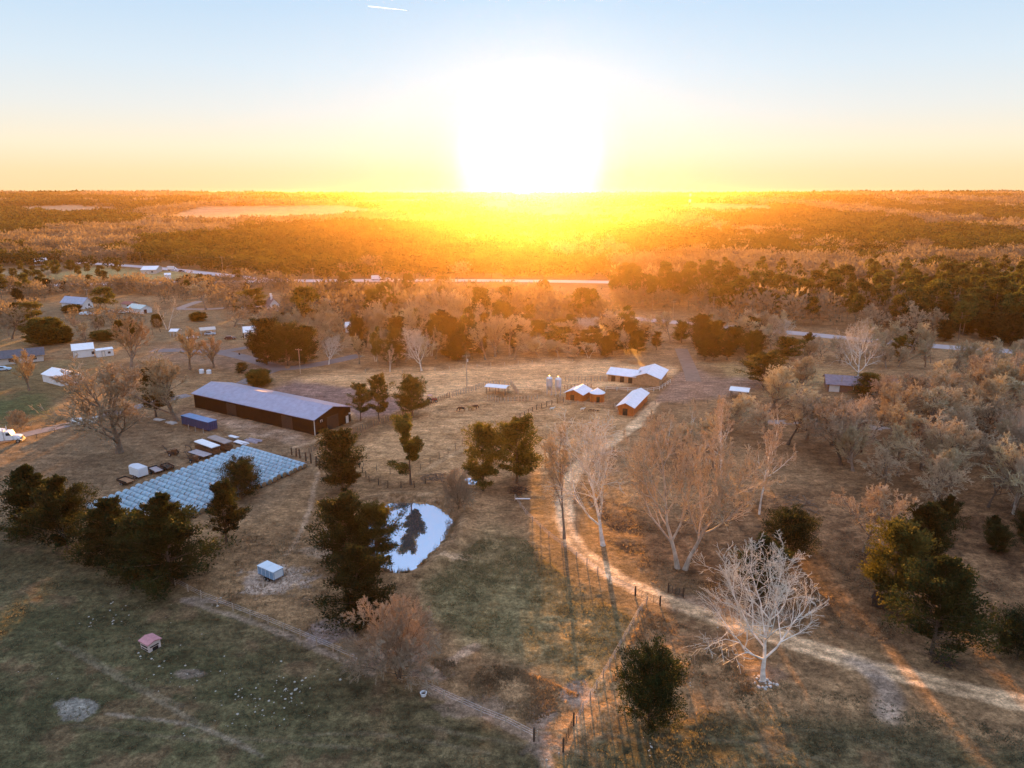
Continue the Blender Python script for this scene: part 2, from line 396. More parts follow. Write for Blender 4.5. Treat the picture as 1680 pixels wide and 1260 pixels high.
    path([(765, 735), (730, 752), (690, 775)], 1.6, (.34, .26, .17))
    path([(480, 735), (520, 722), (560, 708), (600, 690)], 1.4, (.36, .28, .2))
    path([(600, 862), (575, 835), (600, 815), (650, 812), (720, 816), (775, 826)], 1.0, (.30, .22, .14))
    path([(300, 985), (380, 1010), (440, 1030), (520, 1065), (610, 1105)], 1.0, (.24, .21, .19), .6)
    path([(780, 1060), (740, 1085), (705, 1110)], 1.4, (.32, .25, .20))
    path([(700, 1130), (780, 1165), (880, 1215), (900, 1260)], 1.3, (.26, .21, .18))
    path([(95, 1055), (180, 1105), (260, 1150), (330, 1190), (420, 1235)], .55, (.16, .15, .12), .6)
    path([(175, 1172), (300, 1188), (370, 1210), (430, 1240)], .45, (.18, .17, .15), .6)
    path([(120, 1060), (220, 1120), (300, 1160)], .5, (.15, .14, .11), .5)
    path([(1000, 1090), (985, 1130), (950, 1190), (930, 1225)], .9, (.30, .22, .14), .6)
    path([(1380, 1035), (1480, 1058), (1560, 1085), (1640, 1105), (1720, 1125)], .8, (.22, .15, .1), .6)
    path([(1100, 985), (1180, 1000), (1290, 1040)], 2.0, (.30, .24, .19), .5)
    for k in range(7):
        a = 120 + 190 * k; path([(a, 1190 + 8 * (k % 3)), (a + 120, 1205 + 9 * (k % 2)), (a + 300, 1225 + 5 * k)], .5, (.125, .115, .085), .55)
    # dirt track with two wheel ruts
    dt = line_d(x, y, TRACK); lat = sstep(1.15, 2.1, np.maximum(dt - .25 * (n2 - .5) * 4, 0))
    k_y = sstep(160, 110, y)
    lay((1 - lat) * (.76 + .21 * sstep(165, 125, y)), (.52, .395, .265), (.62, .49, .34), n2)
    lay((1 - sstep(.25, .5, dt)) * .55 * k_y, (.20, .155, .10))
    ds = line_d(x, y, SPUR); lay((1 - sstep(.5, 2.4, ds + (n2 - .5) * 1.5)) * .7, (.30, .27, .25))
    # clearings beyond the highway
    for poly, c in (([(60, 455), (150, 438), (330, 448), (345, 458), (200, 460), (60, 462)], (.20, .19, .10)),
                    ([(360, 428), (385, 420), (385, 436), (362, 436)], (.24, .21, .16)), ([(250, 368), (330, 352), (560, 350), (640, 356), (560, 366), (330, 372)], (.30, .21, .14)),
                    ([(1080, 352), (1150, 347), (1260, 350), (1280, 358), (1150, 360)], (.26, .17, .09)), ([(0, 445), (100, 440), (60, 452), (0, 452)], (.20, .17, .11)),
                    ([(-40, 353), (120, 350), (250, 356), (100, 361)], (.28, .21, .15)), ([(560, 345), (700, 343), (730, 348), (600, 350)], (.3, .22, .14)), ([(1500, 372), (1640, 368), (1640, 374), (1520, 378)], (.26, .2, .13)),
                    ([(560, 462), (900, 464), (900, 474), (700, 476), (560, 470)], (.20, .14, .08)),
                    ([(0, 505), (110, 500), (300, 510), (420, 512), (420, 560), (200, 560), (0, 560)], (.14, .115, .075))):
        lay(pz(poly, 3, .12), c, tuple(q * 1.3 for q in c), n2)
    lay((1 - sstep(-.2, .6, pd)) * sstep(-2.6 , -.9, pd + (n3 - .5) * 2) * .8, (.13, .092, .06), (.24, .175, .115), n3)
    col *= np.array([1.27, 1.08, .89])
    col *= (1 + (n3 - .5) * .8 * near + (n2 - .5) * .4)[:, None]
    nr, nc = len(rows), len(us)
    a = (np.arange(nr - 1)[:, None] * nc + np.arange(nc - 1)[None]).ravel()
    Q = np.stack([a, a + 1, a + nc + 1, a + nc], 1)
    # split the sheet by what covers it
    ctr = Q[:, 0]
    sel_t = (np.minimum(dt, ds + .9) < 2.1)[ctr]
    gm = ((poly_sd(px, py, GRAVEL) > 0) | (poly_sd(px, py, GRAVEL2) > 0))[ctr]
    V = np.stack([x, y, z], 1)
    m = ground_mat()
    def part(name, keep, extra=None):
        q = Q[keep]; u, inv = np.unique(q, return_inverse=True); q2 = inv.reshape(q.shape)
        v = V[u]; cc = col[u]; fl = [q2]
        if extra is not None:
            n = len(v); v = np.concatenate([v, extra[0]]); cc = np.concatenate([cc, extra[2]]); fl.append(extra[1] + n)
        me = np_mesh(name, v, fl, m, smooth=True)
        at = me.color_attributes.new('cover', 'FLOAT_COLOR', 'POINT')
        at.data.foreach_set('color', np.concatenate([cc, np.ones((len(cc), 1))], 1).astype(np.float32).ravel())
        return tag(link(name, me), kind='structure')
    # behind and beside the fan
    y0, y1 = rows[0], rows[-1]; e = 1.05
    ev = np.array([(-6000, -480, 0), (6000, -480, 0), (6000, y1, 40), (-6000, y1, 40), (-e * (y0 + 12), y0, 0), (e * (y0 + 12), y0, 0), (e * (y1 + 12), y1, 0), (-e * (y1 + 12), y1, 0)], float)
    ef = np.array([(0, 1, 5, 4), (1, 2, 6, 5), (3, 0, 4, 7)])
    part('ground', ~(sel_t | gm), (ev, ef, np.tile([.14, .11, .07], (8, 1))))
    part('dirt_track', sel_t & ~gm); part('gravel_yard', gm)
def ground_mat():
    m = bpy.data.materials.new('earth_and_grass'); m.use_nodes = True; nt = m.node_tree; N = nt.nodes.new; L = nt.links.new
    b = nt.nodes['Principled BSDF']; b.inputs['Roughness'].default_value = .95; b.inputs['Specular IOR Level'].default_value = .1
    at = N('ShaderNodeAttribute'); at.attribute_name = 'cover'
    tc = N('ShaderNodeTexCoord')
    def noise(s, d=5, stretch=None, rough=.6):
        v = tc.outputs['Object']
        if stretch:
            mp = N('ShaderNodeMapping'); mp.inputs['Scale'].default_value = stretch; mp.inputs['Rotation'].default_value = (0, 0, .35); L(v, mp.inputs[0]); v = mp.outputs[0]
        n = N('ShaderNodeTexNoise'); n.inputs['Scale'].default_value = s; n.inputs['Detail'].default_value = d; n.inputs['Roughness'].default_value = rough; L(v, n.inputs['Vector']); return n.outputs[0]
    def rng_(s, a, b_, lo=.3, hi=.7):
        r = N('ShaderNodeMapRange'); r.inputs[1].default_value = lo; r.inputs[2].default_value = hi; r.inputs[3].default_value = a; r.inputs[4].default_value = b_; L(s, r.inputs[0]); return r.outputs[0]
    def mulf(a, b_):
        q = N('ShaderNodeMath'); q.operation = 'MULTIPLY'; L(a, q.inputs[0]); L(b_, q.inputs[1]); return q.outputs[0]
    f = noise(1.6, 6, None, .7); g = noise(.22, 5, (1, 2.6, 1)); h = noise(.02, 4)
    k = mulf(mulf(rng_(f, .45, 1.55), rng_(g, .66, 1.34)), rng_(h, .85, 1.15))
    k = mulf(k, rng_(noise(5.0, 4, None, .75), .55, 1.45)); k = mulf(k, rng_(noise(.6, 5, None, .7), .72, 1.28))
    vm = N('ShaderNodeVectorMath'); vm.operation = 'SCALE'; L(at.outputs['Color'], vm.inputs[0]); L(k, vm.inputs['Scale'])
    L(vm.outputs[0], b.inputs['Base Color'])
    bp = N('ShaderNodeBump'); bp.inputs['Strength'].default_value = .7; bp.inputs['Distance'].default_value = .25; L(f, bp.inputs['Height']); L(bp.outputs[0], b.inputs['Normal'])
    return m
ground()
def ribbon(name, pts, w, m, z=.03, z2=None):
    p = np.array(pts); d = nrm(np.gradient(p, axis=0)); n = np.stack([-d[:, 1], d[:, 0]], 1)
    a = p + n * w / 2; b = p - n * w / 2; k = len(p)
    V = np.concatenate([np.c_[a, np.full(k, z)], np.c_[b, np.full(k, z)]])
    i = np.arange(k - 1); Q = np.stack([i, i + 1, i + k + 1, i + k], 1)
    return tag(link(name, np_mesh(name, V, Q, m)), kind='structure')
asphalt = mat('worn_asphalt', (.16, .145, .145), .8, .18, .15, coord='Object')
concrete = mat('pale_highway_concrete', (.46, .43, .45), .55, .10, .05, spec=.5)
ribbon('highway', HWY, 15, concrete, .05); ribbon('far_road', HWY2, 12, concrete, .09); ribbon('side_road', ROAD_R, 9, mat('side_road_chipseal', (.38, .34, .34), .7, .12, .1), .05)
ribbon('paved_lane', YARD_LANE, 6, asphalt, .04); ribbon('paved_lane', LANE2, 4.5, asphalt, .06); ribbon('paved_lane', LANE3, 4.5, asphalt, .055)
gravelm = mat('driveway_gravel', (.30, .25, .22), .95, .15, .6)
ribbon('driveway', DRIVE_A, 5, gravelm, .04); ribbon('driveway', DRIVE_B, 5, gravelm, .05); ribbon('driveway', ROAD_LEFT, 4.2, mat('old_lane', (.22, .19, .19), .9, .15, .5), .04)
ribbon('farm_lane', FARM_LANE, 5, mat('farm_lane_gravel', (.20, .15, .115), .95, .15, .5), .05); ribbon('farm_lane', SIDE_R, 3.5, gravelm, .04)

# pond
def pond():
    m = bpy.data.materials.new('still_water'); m.use_nodes = True; nt = m.node_tree; N = nt.nodes.new; L = nt.links.new
    b = nt.nodes['Principled BSDF']; b.inputs['Base Color'].default_value = (.66, .76, .88, 1); b.inputs['Metallic'].default_value = .95; b.inputs['Roughness'].default_value = .015
    nz = N('ShaderNodeTexNoise'); nz.inputs['Scale'].default_value = 1.2; tc = N('ShaderNodeTexCoord'); L(tc.outputs['Object'], nz.inputs['Vector'])
    bp = N('ShaderNodeBump'); bp.inputs['Strength'].default_value = .02; bp.inputs['Distance'].default_value = .02; L(nz.outputs[0], bp.inputs['Height']); L(bp.outputs[0], b.inputs['Normal'])
    c = POND.mean(0); p = c + (POND - c) * 1.04
    V = np.concatenate([np.c_[p, np.full(len(p), -.42)], [[c[0], c[1], -.42]]]); n = len(p); i = np.arange(n)
    Fc = np.stack([i, (i + 1) % n, np.full(n, n)], 1)
    tag(link('pond_water', np_mesh('pond_water', V, Fc, m)), kind='structure')
pond()

# ------------------------------------------------------------------ trees
def bare_gen(seed, H0=10., lead=.8, t0=.22, n=(9, 6, 5, 5), ang=(52, 45, 42, 40), ratio=(.58, .6, .55, .5), wob=(.05, .16, .2, .25, .25), trop=(.0, .10, .10, .06, .03), r0=.016, K=(7, 5, 4, 3, 2), stems=1, lean=.03, low=None, lr=.021):
    """leafless tree -> list of levels of (p0, p1, r0, r1)"""
    g = np.random.default_rng(seed)
    def grow(P, D, Ln, Rr, k, wb, tp):
        pts = [P]; d = D
        for _ in range(k):
            d = nrm(d + g.normal(0, wb, d.shape) + np.array([0, 0, tp])); P = P + d * (Ln / k)[:, None]; pts.append(P)
        return np.stack(pts, 1)
    a = g.random(stems) * 6.28
    D = nrm(np.stack([np.cos(a) * (.28 if stems > 1 else lean), np.sin(a) * (.28 if stems > 1 else lean), np.ones(stems)], 1))
    P = np.stack([np.cos(a) * .25 * (stems > 1), np.sin(a) * .25 * (stems > 1), np.full(stems, -.15)], 1)
    Ln = np.full(stems, H0 * lead) * (.85 + .3 * g.random(stems)) if stems > 1 else np.array([H0 * lead])
    Rr = np.full(stems, H0 * r0 * (.75 if stems > 1 else 1))
    levels = []
    for lv in range(5):
        k = K[lv]; pts = grow(P, D, Ln, Rr, k, wob[lv], trop[lv])
        t = np.linspace(0, 1, k + 1); taper = (1 - t * .82) if lv < 3 else (1 - t * .75)
        if lv == 0: taper = taper * (1 + .5 * np.exp(-t * 14))
        rr = Rr[:, None] * taper[None]
        levels.append((pts[:, :-1].reshape(-1, 3), pts[:, 1:].reshape(-1, 3), rr[:, :-1].ravel(), rr[:, 1:].ravel()))
        if lv == 4: break
        m = n[lv]; N_ = len(P)
        lo = t0 if lv == 0 else .18
        tt = lo + (1 - lo) * ((np.arange(m)[None] + g.random((N_, m))) / m); tt = np.minimum(tt, .985)
        if lv == 0 and low is not None: tt[:, 0] = low
        s = tt * k; i = np.minimum(s.astype(int), k - 1); f = s - i
        ii = np.arange(N_)[:, None]
        base = pts[ii, i] * (1 - f)[..., None] + pts[ii, i + 1] * f[..., None]
        pd = nrm(pts[ii, i + 1] - pts[ii, i])
        az = (np.arange(m)[None] * 2.4 + g.random((N_, 1)) * 6.28 + g.normal(0, .5, (N_, m)))
        ref = np.where(np.abs(pd[..., 2:3]) > .9, np.array([1., 0, 0]), np.array([0, 0, 1.]))
        u = nrm(np.cross(pd, ref)); w = np.cross(pd, u)
        an = np.radians(ang[lv] * (1 - .35 * tt) + g.normal(0, 8, tt.shape))
        side = u * np.cos(az)[..., None] + w * np.sin(az)[..., None]
        cd = nrm(pd * np.cos(an)[..., None] + side * np.sin(an)[..., None])
        ln = Ln[:, None] * ratio[lv] * (1.12 - .62 * tt) * (.75 + .5 * g.random(tt.shape))
        pr = Rr[:, None] * (1 - tt * .82)
        cr = np.minimum(pr * .72, np.maximum(ln * lr, .004))
        P, D, Ln, Rr = base.reshape(-1, 3), cd.reshape(-1, 3), ln.ravel(), cr.ravel()
    return levels
def bare_meshes(name, bark, twig, rmin=.02, **kw):
    lv = bare_gen(**kw)
    big = merge([prisms(*lv[0], 9), prisms(*lv[1], 6), prisms(*lv[2], 4)])
    fine = []
    for k, q in ((3, 1.0), (4, .75)):
        a, b, c, d = lv[k]; fine.append(prisms(a, b, np.maximum(c, rmin * q), np.maximum(d, rmin * .6 * q), 3))
    fine = merge(fine)
    V = np.concatenate([lv[4][1], lv[3][1]]); zt = np.percentile(V[:, 2], 99.3); w = 2 * np.percentile(np.hypot(V[:, 0], V[:, 1]), 93)
    return dict(trunk=np_mesh(name + '_trunk', *big, bark), crown=np_mesh(name + '_crown', *fine, twig), h=zt, w=w,
                whole=np_mesh(name, np.concatenate([big[0], fine[0]]), np.concatenate([big[1], fine[1] + len(big[0])]), [bark, twig],
                              np.concatenate([np.zeros(len(big[1])), np.ones(len(fine[1]))])))
def leaf_quads(c, nrm_dir, size, g, aspect=.6):
    """one small leafy spray per point, tilted at random about an outward direction"""
    n = len(c); d = nrm(nrm_dir + g.normal(0, .55, (n, 3))); ref = nrm(g.normal(0, 1, (n, 3)))
    u = nrm(np.cross(d, ref)); s = (size * (.6 + .8 * g.random(n)))[:, None]
    p = np.stack([c - u * s * aspect * .5, c + d * s * .55 - u * s * aspect * .38, c + d * s * 1.1, c + d * s * .45 + u * s * aspect * .5], 1)
    return p.reshape(-1, 3), np.arange(4 * n).reshape(-1, 4)
def cedar_meshes(name, seed, leaf, bark, H0=10., prof='cone', nb=120, per=240, size=.235, z0=.1, gaps=0.0, rough=.35, rad=.3, tiers=None):
    g = np.random.default_rng(seed)
    t = np.sort(g.random(nb)) ** .9; zb = H0 * (z0 + (1 - z0) * t * .97)
    az = g.random(nb) * 6.28
    if prof == 'cone': r = ((1 - t) ** .75 * .95 + .06) * (.45 + .55 * np.clip(t / .16, 0, 1))
    elif prof == 'round': r = np.sqrt(np.clip(1 - (2 * t - .85) ** 2 / 1.6, .04, 1))
    else: r = np.clip(np.sin(np.pi * (t * .86 + .13)) ** .65, .1, 1)
    lump = 1 + rough * (np.sin(az * 3 + seed + t * 9) * .5 + np.sin(az * 5 + t * 17 + 2 * seed) * .35) + g.normal(0, rough * .45, nb)
    keep = (np.sin(t * 19 + seed) + .5 * np.sin(az * 2 + t * 31)) > -1.5 + gaps * 1.6
    L_ = H0 * rad * r * np.clip(lump, .35, 1.8)
    if tiers:
        keep = np.zeros(nb, bool)
        for t0, t1, az0, hw, lk in tiers:
            q = (t > t0) & (t < t1) & (np.cos(az - az0) > math.cos(hw)); keep |= q; L_ = np.where(q, H0 * lk * (.6 + .6 * g.random(nb)), L_)
    zb, az, L_, t = zb[keep], az[keep], L_[keep], t[keep]; nb = len(zb)
    up = .30 + .75 * t + g.normal(0, .12, nb)
    D = nrm(np.stack([np.cos(az), np.sin(az), up], 1)); P = np.stack([np.zeros(nb), np.zeros(nb), zb - .12 * L_], 1)
    E = P + D * L_[:, None]
    # leafy clumps strung along the outer part of every branch
    s = .25 + .8 * g.random((nb, per)) ** .75
    c = P[:, None] + D[:, None] * (L_[:, None] * s)[..., None]
    th = (.05 + .12 * np.sin(np.pi * np.clip(s * .82, 0, 1)))[..., None] * (L_[:, None, None] * .75 + .25)
    c = c + np.clip(g.normal(0, 1, c.shape), -1.7, 1.7) * th * np.array([1, 1, .62])
    c = c.reshape(-1, 3); dirs = np.repeat(D, per, 0) + np.array([0, 0, .25])
    lv, lq = leaf_quads(c, dirs, np.full(len(c), size), g)
    tp = np.array([[0, 0, -.2]]); rr = H0 * .017
    zs = np.linspace(-.2, H0 * .94, 8); ax = np.cumsum(g.normal(0, .05, (8, 2)), 0) * H0 * .05
    tr = np.c_[ax, zs]; rd = rr * (1 - np.linspace(0, .9, 8)); rd[0] *= 1.5
    wood = merge([prisms(tr[:-1], tr[1:], rd[:-1], rd[1:], 8), prisms(P, P + D * (L_ * .8)[:, None], np.full(nb, rr * .28), np.full(nb, rr * .08), 4)])
    w = 2 * np.percentile(np.hypot(c[:, 0], c[:, 1]), 96)
    return dict(trunk=np_mesh(name + '_trunk', *wood, bark), crown=np_mesh(name + '_crown', lv, lq, leaf), h=c[:, 2].max(), w=w,
                whole=np_mesh(name, np.concatenate([wood[0], lv]), np.concatenate([wood[1], lq + len(wood[0])]), [bark, leaf], np.concatenate([np.zeros(len(wood[1])), np.ones(len(lq))])))
def pine_meshes(name, seed, leaf, bark, H0=10., ncl=17, per=170, size=.42, bare=.55, rad=.22):
    g = np.random.default_rng(seed)
    zs = np.linspace(-.3, H0 * .93, 9); ax = np.cumsum(g.normal(0, .018, (9, 2)), 0) * H0 * .25; tr = np.c_[ax, zs]; rd = H0 * .015 * (1 - np.linspace(0, .8, 9))
    t = g.random(ncl); zc = H0 * (bare + (1 - bare) * t * .92); az = g.random(ncl) * 6.28 + np.arange(ncl) * 2.4
    rr = H0 * rad * (np.sin(np.pi * (t * .75 + .22)) ** .8) * (.45 + .75 * g.random(ncl))
    base = np.stack([np.interp(zc, zs, ax[:, 0]), np.interp(zc, zs, ax[:, 1]), zc], 1)
    cc = base + np.stack([np.cos(az) * rr, np.sin(az) * rr, .10 * rr + H0 * .02], 1)
    s = H0 * .075 * (.7 + .7 * g.random(ncl))
    p = g.normal(0, 1, (ncl, per, 3)); p = p / np.linalg.norm(p, axis=-1, keepdims=True) * (g.random((ncl, per, 1)) ** .4)
    off = p * s[:, None, None] * np.array([1.25, 1.25, .72])
    c = (cc[:, None] + off).reshape(-1, 3); d = nrm(off.reshape(-1, 3) + np.array([0, 0, .5 * s.mean()]))
    lv, lq = leaf_quads(c, d, np.full(len(c), size), g, .55)
    wood = merge([prisms(tr[:-1], tr[1:], rd[:-1], rd[1:], 7), prisms(base, cc, np.full(ncl, H0 * .004), np.full(ncl, H0 * .0015), 4)])
    w = 2 * np.percentile(np.hypot(c[:, 0], c[:, 1]), 95)
    return dict(trunk=np_mesh(name + '_trunk', *wood, bark), crown=np_mesh(name + '_crown', lv, lq, leaf), h=c[:, 2].max(), w=w,
                whole=np_mesh(name, np.concatenate([wood[0], lv]), np.concatenate([wood[1], lq + len(wood[0])]), [bark, leaf], np.concatenate([np.zeros(len(wood[1])), np.ones(len(lq))])))
bark_white = mat('sycamore_bark', (.68, .64, .58), .8, .35, 3.0)
bark_grey = mat('grey_brown_bark', (.20, .155, .115), .9, .3, 3.0)
bark_dark = mat('dark_bark', (.10, .075, .055), .9, .3, 3.0)
twig_pale = mat('pale_twigs', (.60, .54, .45), .8, .2, .8, rndv=.12, transl=.25)
twig_cream = mat('cream_twigs', (.50, .40, .28), .8, .2, .8, rndv=.12, transl=.3)
bark_tan = mat('cream_bark', (.42, .35, .28), .85, .4, 2.0)
twig_tan = mat('tan_twigs', (.50, .415, .265), .85, .2, .5, rndv=.2, transl=.3)
twig_pink = mat('pinkish_twigs', (.46, .375, .245), .85, .2, .5, rndv=.25, transl=.3)
twig_dull = mat('dull_brown_twigs', (.32, .26, .18), .85, .2, .5, rndv=.2, transl=.25)
twig_gold = mat('golden_twigs', (.46, .33, .17), .85, .2, .5, rndv=.12, transl=.3)
cedar_leaf = mat('cedar_foliage', (.018, .027, .009), .8, .35, .45, rndv=.18, transl=.25, col2=(.046, .056, .015), spec=.15)
cedar_olive = mat('olive_foliage', (.070, .076, .018), .8, .3, .45, rndv=.2, transl=.35, col2=(.125, .112, .026), spec=.15)
pine_leaf = mat('pine_foliage', (.055, .068, .019), .8, .3, .3, rndv=.25, transl=.35, col2=(.11, .11, .026), spec=.15)

BARE = dict(
    syc_a=bare_meshes('sycamore', bark_white, twig_pale, .014, lr=.0145, seed=5, n=(11, 7, 6, 5), ang=(62, 44, 42, 40), wob=(.08, .17, .22, .26, .26), trop=(0, .17, .10, .06, .03), r0=.0125, t0=.2, ratio=(.82, .62, .55, .5), lead=.68),
    syc_b=bare_meshes('sycamore', bark_white, twig_pale, .016, lr=.0145, seed=11, n=(11, 7, 6, 5), ang=(62, 44, 42, 40), wob=(.08, .17, .22, .26, .26), trop=(0, .17, .10, .06, .03), r0=.0125, t0=.2, ratio=(.82, .62, .55, .5), lead=.68),
    slim=bare_meshes('slender_tree', bark_white, twig_cream, .036, seed=14, n=(8, 6, 5, 4), ang=(38, 40, 40, 40), wob=(.05, .16, .2, .25, .25), trop=(0, .12, .1, .05, .03), r0=.012, t0=.4, ratio=(.42, .5, .5, .5), stems=2),
    vase=bare_meshes('vase_tree', bark_grey, twig_tan, .027, seed=21, n=(11, 9, 7, 9), ang=(40, 34, 36, 36), wob=(.08, .12, .16, .2, .2), trop=(0, .16, .12, .08, .05), r0=.02, t0=.16, ratio=(.78, .55, .52, .5), lead=.72),
    twin=bare_meshes('twin_tree', bark_tan, twig_cream, .021, lr=.015, seed=27, n=(11, 8, 7, 6), ang=(42, 36, 38, 36), wob=(.08, .13, .18, .22, .2), trop=(0, .15, .12, .07, .04), r0=.02, t0=.18, ratio=(.7, .55, .5, .5), stems=2, lead=.8),
    round=bare_meshes('round_tree', bark_grey, twig_pink, .036, seed=33, n=(12, 8, 6, 8), ang=(62, 50, 46, 42), wob=(.08, .16, .2, .22, .22), trop=(0, .06, .05, .03, .02), r0=.018, t0=.25, ratio=(.62, .52, .5, .5), lead=.7),
    shrub=bare_meshes('bushy_tree', bark_dark, twig_dull, .030, lr=.015, seed=38, n=(11, 9, 8, 11), ang=(55, 44, 40, 38), wob=(.07, .14, .18, .2, .2), trop=(-.03, .02, .03, .02, .01), r0=.010, t0=.06, ratio=(.66, .5, .48, .46), stems=4, lead=.85),
    gold=bare_meshes('golden_tree', bark_grey, twig_gold, .036, seed=42, n=(10, 8, 6, 8), ang=(34, 30, 32, 32), wob=(.06, .1, .14, .18, .18), trop=(0, .14, .12, .08, .05), r0=.02, t0=.14, ratio=(.75, .55, .5, .5), lead=.75),
    dull=bare_meshes('brown_tree', bark_dark, twig_dull, .036, seed=47, n=(10, 7, 6, 8), ang=(50, 44, 42, 40), wob=(.07, .16, .2, .22, .22), trop=(0, .08, .06, .04, .02), r0=.018, t0=.3, ratio=(.6, .54, .5, .5)),
    dull2=bare_meshes('brown_tree', bark_grey, twig_tan, .036, seed=53, n=(11, 7, 6, 8), ang=(46, 44, 42, 40), wob=(.09, .18, .22, .22, .22), trop=(0, .10, .06, .04, .02), r0=.017, t0=.33, ratio=(.56, .54, .5, .5)),
)
CEDAR = dict(
    a=cedar_meshes('cedar', 1, cedar_leaf, bark_dark, nb=130, prof='egg', rad=.34, z0=.06, rough=.5),
    b=cedar_meshes('cedar', 2, cedar_leaf, bark_dark, nb=140, prof='cone', rad=.40, z0=.03, rough=.55),
    c=cedar_meshes('cedar', 3, cedar_leaf, bark_dark, nb=85, prof='egg', rad=.24, z0=.16, rough=.6),
    d=cedar_meshes('cedar', 4, cedar_leaf, bark_dark, nb=135, prof='cone', rad=.42, z0=.10, rough=.8),
    gap=cedar_meshes('cedar', 6, cedar_olive, bark_dark, nb=90, prof='egg', rad=.26, z0=.22, rough=.5, gaps=.62),
    round=cedar_meshes('cedar', 8, cedar_leaf, bark_dark, nb=130, prof='round', rad=.46, z0=.14, rough=.38),
    olive=cedar_meshes('cedar', 12, cedar_olive, bark_dark, nb=105, prof='egg', rad=.34, z0=.12, rough=.5),
    tier=cedar_meshes('cedar', 19, cedar_olive, bark_dark, nb=190, prof='egg', z0=.18, tiers=[(.0, .17, 3.3, 1.0, .26), (.26, .36, .2, 2.0, .13), (.36, .62, .3, 2.2, .20), (.66, .72, 2.9, 1.2, .12), (.74, 1.0, 3.4, 1.7, .24)]),
    bush=cedar_meshes('bush', 15, cedar_olive, bark_dark, nb=170, prof='round', rad=.58, z0=.05, rough=.2, size=.5),
)
PINE = dict(a=pine_meshes('pine', 3, pine_leaf, bark_grey), b=pine_meshes('pine', 5, pine_leaf, bark_grey, ncl=20, bare=.45, rad=.24), c=pine_meshes('pine', 8, pine_leaf, bark_grey, ncl=22, bare=.3, rad=.26))
KINDS = {**{('bare', k): v for k, v in BARE.items()}, **{('cedar', k): v for k, v in CEDAR.items()}, **{('pine', k): v for k, v in PINE.items()}}
NAMES = {'bare': ('bare_tree', 'bare tree'), 'cedar': ('evergreen_tree', 'evergreen'), 'pine': ('pine_tree', 'pine')}
PLACED = []
def plant(kind, var, x, y, h, w, label, group=None, rz=None, parts=True, name=None, cat=None):
    k = KINDS[(kind, var)]; nm, ct = NAMES[kind]; nm = name or nm; ct = cat or ct
    sx = w / k['w']; sz = h / k['h']
    rz = rnd.random() * 6.28 if rz is None else rz
    if parts:
        o = empty(nm, (x, y, -.05), rz); link('trunk', k['trunk'], o); link('crown', k['crown'], o)
    else:
        o = link(nm, k['whole'], None, (x, y, -.05)); o.rotation_euler.z = rz
    o.scale = (sx, sx, sz); tag(o, label, ct, group); PLACED.append((x, y, w)); return o
def plant_px(kind, var, bx, by, ty, wpx, label, **kw):
    x, y = G(bx, by); return plant(kind, var, x, y, HGT(bx, by, ty), wpx * MPP(bx, by), label, **kw)

